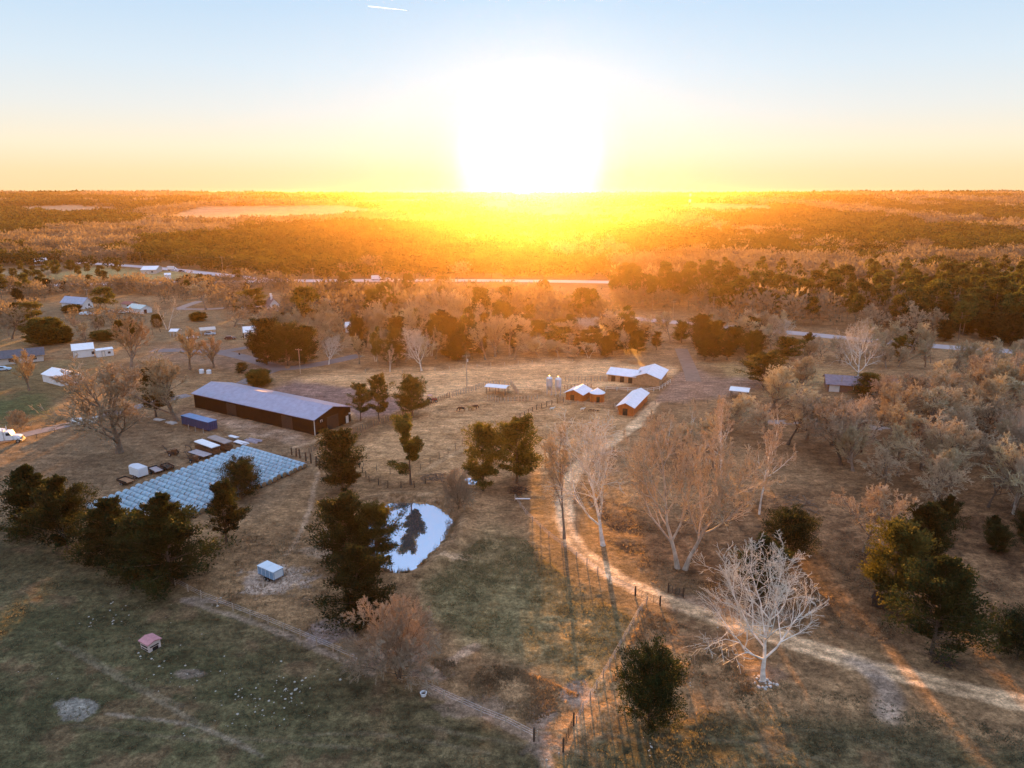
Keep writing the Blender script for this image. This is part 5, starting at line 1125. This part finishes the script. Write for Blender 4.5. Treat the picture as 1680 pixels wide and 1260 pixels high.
# ------------------------------------------------------------------ hay bales
def hay():
    T0 = Vector(G(402, 737)); O = Vector(G(505, 767)); Lf = Vector(G(147, 834)); r = O - T0; c = Lf - T0
    nb = 16; nr = 26; rl = r / nb; cl = c / (nr - .5); rz = math.atan2(r.y, r.x)
    D = min(1.5, abs(c.length / (nr - .5)) * .90); Rb = D / 2; hl = rl.length * .458
    wrap = mat('pale_blue_bale_wrap', (.27, .40, .48), .5, .16, 1.6, rndv=.13, spec=.4); straw = mat('bale_end_straw', (.24, .17, .10), .9, .25, 4)
    prof = [(0, -hl), (Rb * .9, -hl), (Rb, -hl + .08), (Rb * 1.0, 0), (Rb, hl - .08), (Rb * .9, hl), (0, hl)]; bm = MB(); n = 16
    for (rr, a) in prof:
        for i in range(n): t = 2 * math.pi * i / n; bm.v.append((a, rr * math.cos(t), rr * math.sin(t) * .97))
    for j in range(len(prof) - 1):
        for i in range(n): q = (i + 1) % n; bm.f.append((j * n + i, j * n + q, (j + 1) * n + q, (j + 1) * n + i)); bm.m.append(1 if j in (0, 5) else 0)
    me = bm.mesh('hay_bale', [wrap, straw], True)
    hid = [(120, 850), (150, 842), (165, 838), (182, 828), (205, 840), (238, 862), (258, 846), (276, 818), (300, 838), (310, 875), (120, 900)]
    hid2 = [(376, 764), (398, 756), (418, 766), (420, 798), (400, 806), (374, 800)]
    spots = []
    for i in range(nr):
        sh = rnd.uniform(-.25, .25)
        for j in range(nb):
            p = T0 + cl * (i + .5) + rl * (j + .5 + sh); u, v = PIX(p.x, p.y)
            h = max(poly_sd(np.array([u]), np.array([v]), q)[0] for q in (hid, hid2))
            if h > 6: continue
            spots.append((p.x, p.y))
    spots.sort(key=lambda q: q[0] ** 2 + q[1] ** 2)
    far = bm_far = None; rest = []
    for k, (x, y) in enumerate(spots):
        if k >= 297: rest.append((x, y)); continue
        o = link('hay_bale', me, None, (x + rnd.uniform(-.03, .03), y + rnd.uniform(-.03, .03), Rb * .95)); o.rotation_euler = (rnd.random() * 6.28, 0, rz + rnd.uniform(-.05, .05)); s_ = rnd.uniform(.95, 1.03); o.scale = (1, s_, s_)
        tag(o, 'round hay bale in pale blue wrap, lying in the close rows below the barn', 'hay bale', 'wrapped hay bales laid out in rows')
    if rest:
        V0 = np.array(bm.v); Fq = np.array(bm.f); Vs, Fs = [], []; ca, sa = math.cos(rz), math.sin(rz)
        for k, (x, y) in enumerate(rest):
            v = V0 @ np.array([[ca, sa, 0], [-sa, ca, 0], [0, 0, 1]]) + [x, y, Rb * .95]; Vs.append(v); Fs.append(Fq + k * len(V0))
        me2 = np_mesh('hay_bales', np.concatenate(Vs), np.concatenate(Fs), [wrap, straw], np.tile(bm.m, len(rest)), True)
        tag(link('hay_bales', me2), 'farthest wrapped hay bales at the barn end of the rows', 'hay bales', kind='stuff')
    print('bales', len(spots))
hay()
def rubble():
    g = random.Random(8); x, y = G(1254, 1119); bm = MB()
    for k in range(26):
        a = g.random() * 6.28; q = g.random() ** .7 * 1.5; c = Vector((math.cos(a) * q, math.sin(a) * q, .03)); r_ = g.uniform(.10, .26); n = len(bm.v)
        for zz, f in ((-.1, 1.0), (.45, .9), (.8, .5)):
            for i in range(6): t = i * 1.047 + g.uniform(-.25, .25); bm.v.append((c.x + r_ * f * math.cos(t), c.y + r_ * f * math.sin(t), c.z + r_ * zz))
        for b_ in (0, 6):
            for i in range(6): bm.f.append((n + b_ + i, n + b_ + (i + 1) % 6, n + b_ + 6 + (i + 1) % 6, n + b_ + 6 + i)); bm.m.append(0)
        bm.f.append(tuple(n + 12 + i for i in range(6))); bm.m.append(0)
    tag(bm.build('rubble', concrete_w, None, (x, y, 0)), 'pale rubble heaped round the foot of the white sycamore', 'rubble', kind='stuff')
rubble()

# ------------------------------------------------------------------ fences, gates, posts
def fence(name, label, pts, sp=3.2, h=1.25, r=.07, m=None, rails=(), railm=None, cat='fence', jit=.05, seed=0, flat=False, railr=.013):
    m = m or wood_grey; r *= 1.35; g = random.Random(seed); P = [Vector(q) for q in W(pts)]; o = empty(name, (P[0].x, P[0].y, 0), 0, label, cat); pos = []
    for a, b in zip(P[:-1], P[1:]):
        k = max(1, round((b - a).length / sp))
        for i in range(k): pos.append(a.lerp(b, i / k))
    pos.append(P[-1]); pos = [q - P[0] for q in pos]
    if len(pos) > 98:
        st_ = len(pos) / 98; pos = [pos[int(i * st_)] for i in range(98)]
    pm = (MB().box(-r, r, -r, r, -.25, h) if flat else MB().tube((0, 0, -.25), (0, 0, h), r, r * .9, 6)).mesh('post', m)
    for q in pos:
        p = link('post', pm, o, (q.x + g.uniform(-jit, jit), q.y + g.uniform(-jit, jit), 0)); p.rotation_euler = (g.uniform(-.05, .05), g.uniform(-.05, .05), g.random()); p.scale.z = g.uniform(.85, 1.12)
    for z in rails:
        a = np.array([(q.x, q.y, z * h) for q in pos]); V, Q = prisms(a[:-1], a[1:], np.full(len(a) - 1, railr), np.full(len(a) - 1, railr), 4)
        link('rail' if railr > .03 else 'wire', np_mesh('rail', V, Q, railm or wood_grey), o)
    return o
W3 = (.45, .7, .95)
fence('wire_fence', 'weathered wire fence along the green pasture below the evergreen row', [(288, 960), (330, 982), (440, 1024), (520, 1058), (604, 1094)], 3.6, 1.3, .07, wood_pale, W3, galv, seed=1)
fence('wire_fence', 'wire fence from the white feed tub down to the foreground gateway', [(700, 1132), (728, 1146), (790, 1174), (830, 1190), (880, 1216)], 2.6, 1.3, .07, wood_pale, W3, galv, seed=2)
fence('wire_fence', 'wire fence climbing from the foreground gateway to the track gate', [(946, 1188), (968, 1150), (1000, 1095), (1024, 1052), (1046, 1012), (1060, 992)], 2.2, 1.35, .075, wood_pale, W3, galv, seed=3)
fence('wire_fence', 'wire fence running beside the dirt track above the rye patch', [(1042, 975), (1000, 955), (945, 915), (900, 882), (862, 845), (845, 820)], 3.6, 1.25, .07, wood_pale, W3, galv, seed=4)
fence('wire_fence', 'curved wire fence around the lower side of the paddock', [(590, 768), (606, 790), (636, 800), (680, 800), (716, 786)], 3.4, 1.5, .08, wood_dark, W3, seed=5)
fence('wire_fence', 'thin wire fence beside the pale cow path in the paddock', [(596, 766), (640, 778), (690, 770), (735, 744), (770, 722), (800, 708)], 4, 1.4, .06, wood_grey, W3, seed=6)
fence('picket_fence', 'dense picket fence from the barn gable up to the corral', [(508, 744), (530, 732), (580, 712), (640, 690), (700, 666), (738, 652)], .85, 1.6, .10, wood_grey, (.55, .9), seed=7, jit=.12)
fence('picket_fence', 'tall picket fence curving round the open corral shed', [(738, 652), (780, 640), (796, 634), (838, 632), (850, 648)], .9, 1.7, .10, wood_pale, (.55, .9), seed=8, jit=.12)
fence('picket_fence', 'picket fence of short posts in front of the corral shed', [(800, 656), (822, 660), (850, 658), (882, 656)], 1.0, 1.5, .10, wood_pale, (.6,), seed=9, jit=.12)
fence('rail_fence', 'dark rail fence leading down from the red shed to the paddock', [(924, 660), (905, 664), (880, 672), (846, 690)], 2.2, 1.5, .09, wood_dark, (.4, .65, .92), wood_grey, seed=10, railr=.05)
fence('rail_fence', 'pale rail fence along the lower edge of the stable yard', [(925, 662), (960, 666), (1008, 668), (1014, 680)], 2.5, 1.3, .07, wood_pale, (.5, .9), wood_pale, seed=11, railr=.04)
fence('picket_fence', 'slatted fence between the silos and the stable', [(928, 626), (960, 626), (990, 625), (996, 628)], 1.0, 1.8, .09, wood_pale, (.5, .9), wood_pale, seed=12, jit=.03, railr=.04)
fence('picket_fence', 'lower slatted fence behind the small red shed', [(926, 638), (948, 637), (970, 636)], 1.0, 1.4, .09, mat('reddish_slats', (.34, .16, .09), .85, .2, 2), (.5, .9), wood_pale, seed=13, jit=.03, railr=.04)
fence('rail_fence', 'white rail fence in front of the stable', [(994, 640), (1030, 642), (1062, 643), (1082, 640), (1100, 628)], 2.8, 1.2, .06, trim, (.5, .95), trim, seed=14, railr=.05)
fence('rail_fence', 'row of dark leaning corral posts at the corner of the hay bales', [(478, 746), (492, 752), (511, 760), (526, 770)], 2.2, 2.2, .14, wood_dark, (.45, .75), wood_grey, seed=15, jit=.2, railr=.04)
fence('wire_fence', 'thin wire fence between gravel yard and the bare trees', [(1075, 664), (1120, 664), (1180, 660), (1240, 656)], 4, 1.2, .06, wood_grey, (.5, .9), seed=16)
fence('wire_fence', 'wire fence along the near edge of the old lane on the left', [(30, 728), (90, 710), (160, 694), (235, 674)], 5, 1.2, .06, wood_grey, (.5, .9), seed=17)
fence('wire_fence', 'wire fence along the back of the tan field', [(600, 612), (690, 612), (760, 604), (850, 598), (940, 594)], 5.5, 1.3, .08, wood_pale, (.5, .9), seed=18)
def gate(name, label, a, b, m, h=1.35, bars=6):
    A = Vector(G(*a)); Bq = Vector(G(*b)); d = Bq - A; o = empty(name, (A.x, A.y, 0), math.atan2(d.y, d.x), label, 'gate'); L_ = d.length
    bm = MB()
    for k in range(bars): z = .2 + (h - .25) * k / (bars - 1); bm.tube((.15, 0, z), (L_ - .15, 0, z), .03, n=6)
    for k in range(5): x = .15 + (L_ - .3) * k / 4; bm.tube((x, 0, .18), (x, 0, h), .03, n=6)
    bm.build('gate_panel', m, o)
    for x in (0, L_): MB().tube((x, 0, -.3), (x, 0, h + .35), .12, .11, 8).build('post', wood_dark, o)
gate('field_gate', 'dark barred gate closed beside the bend of the dirt track', (1042, 978), (1083, 994), steel_dark)
gate('field_gate', 'dark open gate on the far side of the dirt track', (1096, 972), (1121, 980), steel_dark)
gate('field_gate', 'dark wooden gate at the foreground gateway, seen end on', (924, 1234), (941, 1192), wood_dark, 1.6)
x, y = G(876, 1216); tag(MB().tube((0, 0, -.3), (0, 0, 1.7), .12, .11, 8).box(-.13, .13, -.13, .13, 1.7, 1.74).build('gate_post', wood_dark, None, (x, y, 0)), 'dark post on the left side of the foreground gateway', 'post')
def pole(px, py, pyt, label, m=None, arms=1, lamp=False, r=.14):
    x, y = G(px, py); h = HGT(px, py, pyt); o = empty('utility_pole', (x, y, 0), rnd.uniform(-.4, .4), label, 'utility pole')
    MB().tube((0, 0, -.3), (0, 0, h), r, r * .7, 8).build('pole', m or wood_pale, o)
    for k in range(arms):
        a = MB().box(-1.2, 1.2, -.06, .06, h - .55 - k * .9, h - .42 - k * .9).build('crossarm', wood_grey, o)
        for q in (-1.1, -.5, .5, 1.1): MB().lathe([(.05, h - .42 - k * .9), (.07, h - .33 - k * .9), (.03, h - .2 - k * .9), (0, h - .2 - k * .9)], 8, (q, 0)).build('insulator', white_paint, a)
    if lamp: MB().tube((.35, 0, h - 2.3), (.35, 0, h - 1.4), .22, n=10).build('transformer', galv, o)
    return Vector((x, y, h - .3))
pole(766, 634, 582, 'tall pale utility pole with transformer standing in the tan field', wood_pale, 1, True, .17)
pole(493, 613, 572, 'utility pole with crossarm beside the lane junction'); pole(398, 556, 530, 'utility pole beside the small white shed'); pole(251, 549, 522, 'leaning grey pole left of the parked white car', wood_grey, 0)
pole(56, 492, 471, 'pole before the highway at far left'); pole(144, 491, 474, 'left one of two close poles behind the blue roofed house', arms=1); pole(156, 492, 470, 'right one of two close poles behind the blue roofed house', arms=1)
pp = [pole(110, 428, 409, 'first roadside pole of the far road, farthest left'), pole(168, 430, 408, 'second roadside pole along the far road'), pole(232, 434, 414, 'third roadside pole, above the white roofed house'),
      pole(294, 438, 417, 'fourth roadside pole, beyond the white box truck'), pole(366, 446, 421, 'fifth roadside pole, at the edge of the small clearing'), pole(514, 458, 440, 'roadside pole nearest the orange glow')]
pole(1168, 536, 487, 'tall roadside pole in the pine wood right of centre'); pole(1104, 522, 494, 'roadside pole left of the pine wood'); pole(1379, 642, 618, 'short pole at the left end of the purple roofed house', arms=0)
o = empty('power_line', (0, 0, 0), 0, 'sagging power wires strung between the roadside poles of the far road', 'power line')
for dy in (-.8, .8):
    V, Q = [], []
    for a, b in zip(pp[:-1], pp[1:]):
        t = np.linspace(0, 1, 11); p = np.array([list(a.lerp(b, q)) for q in t]); p[:, 2] -= 4 * 1.6 * t * (1 - t); p[:, 0] += dy; V.append(p[:-1]); Q.append(p[1:])
    v, q = prisms(np.concatenate(V), np.concatenate(Q), np.full(len(V) * 10, .035), np.full(len(V) * 10, .035), 3); link('wire', np_mesh('wire', v, q, steel_dark), o)
# striped chimney stack and pale mast far away
x, y = G(1130.5, 351); o = empty('striped_stack', (x, y, 0), 0, 'tall red and white striped tower on the skyline', 'tower'); hh = 58.0
for k in range(7):
    a, b = hh * k / 7, hh * (k + 1) / 7; ra = 4.2 - 1.2 * k / 7; MB().lathe([(ra, a), (ra - .17, b - .05), (ra - .4, b - .05)], 20).build('band', mat('tower_white', (.75, .72, .70), .7, .1, .2) if k % 2 == 0 else mat('tower_red', (.34, .10, .06), .7, .15, .2), o)
x, y = G(1396, 360); o = empty('pale_mast', (x, y, 0), 0, 'slim white mast rising out of the far woods at right', 'mast'); MB().tube((0, 0, 0), (0, 0, 17), 1.3, 1.0, 12).build('shaft', white_paint, o); MB().lathe([(1.6, 17), (1.6, 19), (0, 20)], 12).build('head', white_paint, o)
# roadside board leaning
x, y = G(709, 474); o = empty('billboard', (x, y, 0), 1.15, 'white billboard seen edge on below the highway', 'billboard'); MB().box(-3, 3, -.15, .15, 2.2, 5.5).build('panel', white_paint, o)
for a in (-2, 2): MB().tube((a, 0, -.2), (a, 0, 2.3), .15).build('leg', wood_grey, o)
# brush piles, log, puddle
def brush(px, py, wd, label, seed, m):
    g = random.Random(seed); x, y = G(px, py); bm = MB()
    for k in range(70):
        r = g.random() ** .6 * wd; a = g.random() * 6.28; p = Vector((math.cos(a) * r, math.sin(a) * r, max(.05, (1 - r / wd) * 1.1 * g.random()))); d = Vector((g.gauss(0, 1), g.gauss(0, 1), g.gauss(0, .3))).normalized() * g.uniform(.6, 1.8)
        p1 = p + d; p1.z = max(.05, p1.z); bm.tube(p - d * .5 + Vector((0, 0, .15)), p1, g.uniform(.03, .10), .02, 5)
    tag(bm.build('brush_pile', m, None, (x, y, 0)), label, 'brush pile')
brush(712, 786, 2.8, 'heap of dark branches at the paddock fence right of the gappy cedar', 1, wood_grey); brush(852, 806, 2.0, 'heap of dark branches under the right hand golden cedar', 2, wood_dark)
brush(1300, 830, 5.0, 'long dark heap of fallen branches in the right wood', 4, wood_grey); brush(1546, 1084, 1.6, 'low brushwood at the foot of the large ragged cedar', 5, wood_dark)
x, y = G(845, 819); o = MB().tube((0, 0, .12), (3.0, -.1, .12), .14, .12, 10).tube((3.0, -.1, .12), (3.05, -.1, .12), .16, .16, 10).build('white_pipe', white_paint, None, (x, y, 0)); tag(o, 'white pipe lying below the brush heap near the pond', 'pipe')
x, y = G(776, 789); t = np.linspace(0, 2 * math.pi, 25)[:-1]; rr = 1 + .18 * np.sin(t * 3) + .1 * np.sin(5 * t)
tag(link('puddle_water', np_mesh('puddle', np.c_[x + np.cos(t) * 1.5 * rr, y + np.sin(t) * 2.0 * rr, np.full(24, .06)], np.arange(24)[None], bpy.data.materials['still_water'])), kind='structure')

# ------------------------------------------------------------------ animals
def skin_mesh(name, pts, edges, rad, m):
    me = bpy.data.meshes.new(name); me.from_pydata(pts, edges, []); o = bpy.data.objects.new(name, me); C.objects.link(o)
    md = o.modifiers.new('s', 'SKIN'); sv = me.skin_vertices[0].data
    for i, r in enumerate(rad): sv[i].radius = r if isinstance(r, tuple) else (r, r)
    sv[0].use_root = True; sb = o.modifiers.new('d', 'SUBSURF'); sb.levels = 1
    dg = bpy.context.evaluated_depsgraph_get(); res = bpy.data.meshes.new_from_object(o.evaluated_get(dg)); res.name = name; res.materials.clear(); res.materials.append(m)
    bpy.data.objects.remove(o); bpy.data.meshes.remove(me); return res
def cow_mesh(name, m, graze=True):
    P = [(-.75, 0, 1.12), (-.35, 0, 1.08), (.1, 0, 1.05), (.55, 0, 1.10), (.85, 0, 1.2)]
    head = [(1.12, 0, .95), (1.25, 0, .55), (1.35, 0, .22)] if graze else [(1.15, 0, 1.45), (1.4, 0, 1.5), (1.68, 0, 1.36)]
    P += head; E = [(0, 1), (1, 2), (2, 3), (3, 4), (4, 5), (5, 6), (6, 7)]; Rr = [(.26, .30), (.32, .36), (.34, .38), (.30, .36), (.20, .26), (.13, .18), (.12, .14), (.08, .08)]
    for s in (-1, 1):
        n = len(P); P += [(-.72, .20 * s, .78), (-.84, .2 * s, .46), (-.78, .2 * s, .02)]; E += [(0, n), (n, n + 1), (n + 1, n + 2)]; Rr += [.14, .075, .06]
        n = len(P); P += [(.55, .2 * s, .70), (.56, .2 * s, .40), (.55, .2 * s, .02)]; E += [(3, n), (n, n + 1), (n + 1, n + 2)]; Rr += [.12, .07, .06]
        n = len(P); h = P[6]; P += [(h[0] - .04, .2 * s, h[2] + .1)]; E += [(6, n)]; Rr += [.045]
    n = len(P); P += [(-1.05, 0, 1.0), (-1.08, 0, .5)]; E += [(0, n), (n, n + 1)]; Rr += [.04, .035]
    return skin_mesh(name, P, E, Rr, m)
black_hide = mat('black_hide', (.018, .014, .012), .7, .2, 2); tan_hide = mat('tan_hide', (.32, .20, .08), .8, .2, 2); white_hide = mat('white_hide', (.70, .66, .60), .8, .08, 2)
CB, CT, CW = cow_mesh('black_cow', black_hide), cow_mesh('tan_cow', tan_hide, False), cow_mesh('white_calf', white_hide, False)
for px, py, me, rz, sc, lb, nm in ((757, 675, CB, 3.3, 1.0, 'black cow grazing alone at left in the paddock', 'cow'), (778.5, 672, CB, .3, 1.0, 'black cow grazing next to the tan one', 'cow'), (772, 673.5, CT, 2.9, .95, 'tan cow standing against a black one', 'cow'),
                               (905.5, 673, CW, .2, .62, 'small white animal near the rail fence, left one of two', 'calf'), (955.5, 673.5, CW, .1, .58, 'small white animal below the small red shed, right one of two', 'calf'),
                               (968, 675, CB, .4, .5, 'small dark animal nearest the right hand white one', 'calf'), (975, 675.5, CB, 2.6, .5, 'small dark animal in the middle of the dark three', 'calf'), (979.5, 676, CB, .2, .5, 'small dark animal at the right of the dark three', 'calf')):
    x, y = G(px, py); o = link(nm, me, None, (x, y, 0)); o.rotation_euler.z = rz; o.scale = (sc,) * 3; tag(o, lb, nm)

# ------------------------------------------------------------------ loose ground detail
def tufts(name, label, polys, n, h, m, seed, blades=4, wide=.05, avoid=True):
    g = np.random.default_rng(seed); X, Y = [], []
    per = n // len(polys)
    for poly in polys:
        P = np.array(W(poly)); lo, hi = P.min(0), P.max(0); x = g.uniform(lo[0], hi[0], per * 5); y = g.uniform(lo[1], hi[1], per * 5)
        k = (poly_sd(x, y, P) > 0) & (line_d(x, y, TRACK) > 2.2) & (poly_sd(x, y, POND) < -1.0); k &= (fbm(x * .3, y * .3) + g.normal(0, .08, len(x))) > .45; X.append(x[k][:per]); Y.append(y[k][:per])
    x = np.concatenate(X); y = np.concatenate(Y); k = len(x); c = np.stack([x, y, np.full(k, -.02)], 1)[:, None].repeat(blades, 1) + g.normal(0, .10, (k, blades, 3)) * [1, 1, 0]
    d = nrm(g.normal(0, .45, (k, blades, 3)) + [0, 0, 1]); s = nrm(np.cross(d, g.normal(0, 1, d.shape))); hh = h * (.5 + g.random((k, blades, 1)) * .9)
    V = np.stack([c - s * wide, c + s * wide, c + d * hh], 2).reshape(-1, 3); tag(link(name, np_mesh(name, V, np.arange(len(V)).reshape(-1, 3), m)), label, 'grass', kind='stuff')
PAST = [[(-250, 900), (140, 940), (440, 1030), (620, 1110), (900, 1240), (900, 1330), (-300, 1330)], [(930, 1240), (1000, 1150), (1150, 1080), (1300, 1120), (1700, 1200), (1900, 1330), (930, 1330)]]
tufts('pasture_grass', 'rough dull green grass of the foreground pasture', PAST, 13000, .22, mat('dull_grass', (.12, .125, .068), .9, .35, .25, transl=.4, col2=(.24, .21, .125)), 1)
tufts('rye_grass', 'short young grass below the pond', [[(690, 955), (800, 876), (860, 884), (950, 965), (1040, 1015), (985, 1140), (860, 1090), (700, 1010)]], 12000, .16, mat('young_rye', (.24, .215, .11), .9, .3, .3, transl=.45, col2=(.32, .28, .14)), 2)
tufts('dry_grass', 'dry brown grass of the yard and wood edges', [[(300, 960), (600, 1080), (560, 900), (420, 840)], [(950, 800), (1100, 860), (1500, 1040), (1340, 1050), (1080, 970)], [(1330, 860), (1700, 960), (1700, 1130), (1400, 1040)], [(1000, 1120), (1060, 1000), (1200, 1060), (1240, 1140)], [(700, 1080), (850, 1095), (950, 1140), (880, 1190), (760, 1140)]], 14000, .25,
      mat('straw_grass', (.26, .18, .10), .9, .35, .25, transl=.45, col2=(.42, .30, .17)), 3)
def reeds():
    g = np.random.default_rng(12); n = len(POND); k = 2600; i = g.integers(0, n, k); t = g.random((k, 1)); p = POND[i] * (1 - t) + POND[(i + 1) % n] * t; c0 = POND.mean(0); o_ = nrm(p - c0)
    p = p + o_ * (g.normal(.55, .45, (k, 1))); kk = (fbm(p[:, 0] * .5, p[:, 1] * .5) > .42); p = p[kk]; k = len(p); c = np.c_[p, np.full(k, -.35)]; d = nrm(g.normal(0, .35, (k, 3)) + [0, 0, 1]); s_ = nrm(np.cross(d, g.normal(0, 1, d.shape))); h = .5 + .7 * g.random((k, 1))
    V = np.stack([c - s_ * .05, c + s_ * .05, c + d * h], 1).reshape(-1, 3); tag(link('reeds', np_mesh('reeds', V, np.arange(len(V)).reshape(-1, 3), mat('dry_reeds', (.24, .16, .085), .9, .3, .5, transl=.4, col2=(.36, .26, .14)))), 'dry tufty reeds fringing the pond', 'reeds', kind='stuff')
reeds()
def stones():
    g = np.random.default_rng(4); c = []
    for cx, cy, rx, ry, n in ((420, 1150, 70, 60, 110), (470, 1130, 40, 40, 60), (200, 1010, 90, 22, 36), (175, 1020, 60, 26, 24), (305, 1110, 40, 30, 22), (60, 1100, 60, 50, 12), (305, 1195, 10, 34, 10), (1065, 1225, 8, 36, 18), (250, 1075, 40, 30, 22), (500, 870, 60, 40, 22),
                              (330, 1130, 70, 60, 26), (540, 1090, 40, 30, 14), (1130, 1120, 20, 12, 8), (340, 1000, 40, 30, 12), (1240, 1020, 100, 40, 12), (900, 1240, 40, 16, 8), (660, 1120, 40, 20, 10)):
        a = g.normal(0, .5, (n, 2)); c += [G(cx + p * rx, cy + q * ry) for p, q in a]
    c = np.array(c)[::2]; k = len(c); r = .05 + .10 * g.random(k) ** 2.5; t = np.arange(6) * math.pi / 3
    ring = np.stack([np.cos(t), np.sin(t), np.zeros(6)], 1); V = np.zeros((k, 13, 3)); base = np.c_[c, np.zeros(k)]
    j = .7 + .6 * g.random((k, 6, 1)); V[:, :6] = base[:, None] + ring * r[:, None, None] * 1.3 * j; V[:, 6:12] = base[:, None] + (ring * j * .8 + [0, 0, .55]) * r[:, None, None]; V[:, 12] = base + np.c_[r * 0, r * 0, r * .8]
    Q = np.concatenate([np.array([[i, (i + 1) % 6, 6 + (i + 1) % 6, 6 + i] for i in range(6)])[None] + 13 * np.arange(k)[:, None, None]]).reshape(-1, 4); T3 = (np.array([[6 + i, 6 + (i + 1) % 6, 12] for i in range(6)])[None] + 13 * np.arange(k)[:, None, None]).reshape(-1, 3)
    tag(link('pale_pebbles', np_mesh('pale_pebbles', V.reshape(-1, 3), [Q, T3], mat('chalky_stone', (.40, .38, .33), .9, .2, 3))), 'pale stones strewn over the pasture', 'stones', kind='stuff')
stones()

# ------------------------------------------------------------------ contrail and haze
def ice_cloud():
    m = bpy.data.materials.new('ice_cloud'); m.use_nodes = True; b = m.node_tree.nodes['Principled BSDF']; b.inputs['Base Color'].default_value = (.9, .9, .9, 1)
    b.inputs['Emission Color'].default_value = (1, .98, .95, 1); b.inputs['Emission Strength'].default_value = .17; return m  # emission stands in for sunlight scattered by the contrail
def ray_point(px, py, dist):
    u = (px - 840) / F_PX; v = (630 - py) / F_PX; d = Vector((u, CP + SP * v, -SP + CP * v)).normalized(); return Vector((0, 0, H)) + d * dist
a, b = ray_point(603, 10, 26000), ray_point(668, 17, 26000); d = b - a
k = 14; t = np.linspace(0, 1, k + 1); p = np.array([list(a + d * q) for q in t]); rr = 15 * np.clip(t * 12, .1, 1) * (1 - .75 * t)
v, q = prisms(p[:-1], p[1:], rr[:-1], rr[1:], 8); tag(link('contrail_cloud', np_mesh('contrail', v, q, ice_cloud(), smooth=True)), 'thin white contrail high in the sky', 'contrail', kind='stuff')
def haze():
    m = bpy.data.materials.new('haze_air'); m.use_nodes = True; nt = m.node_tree; nt.nodes.clear(); out = nt.nodes.new('ShaderNodeOutputMaterial'); v = nt.nodes.new('ShaderNodeVolumePrincipled')
    v.inputs['Color'].default_value = (*HAZE_COL, 1); v.inputs['Density'].default_value = HAZE_DENSITY; v.inputs['Anisotropy'].default_value = HAZE_G; nt.links.new(v.outputs[0], out.inputs['Volume'])
    try: m.cycles.homogeneous_volume = True
    except Exception: pass
    o = MB().box(-6300, 6300, -600, 3600, -2.6, 64.0).build('haze', m); tag(o, 'thin golden evening haze over the whole countryside', 'haze', kind='stuff')
haze()
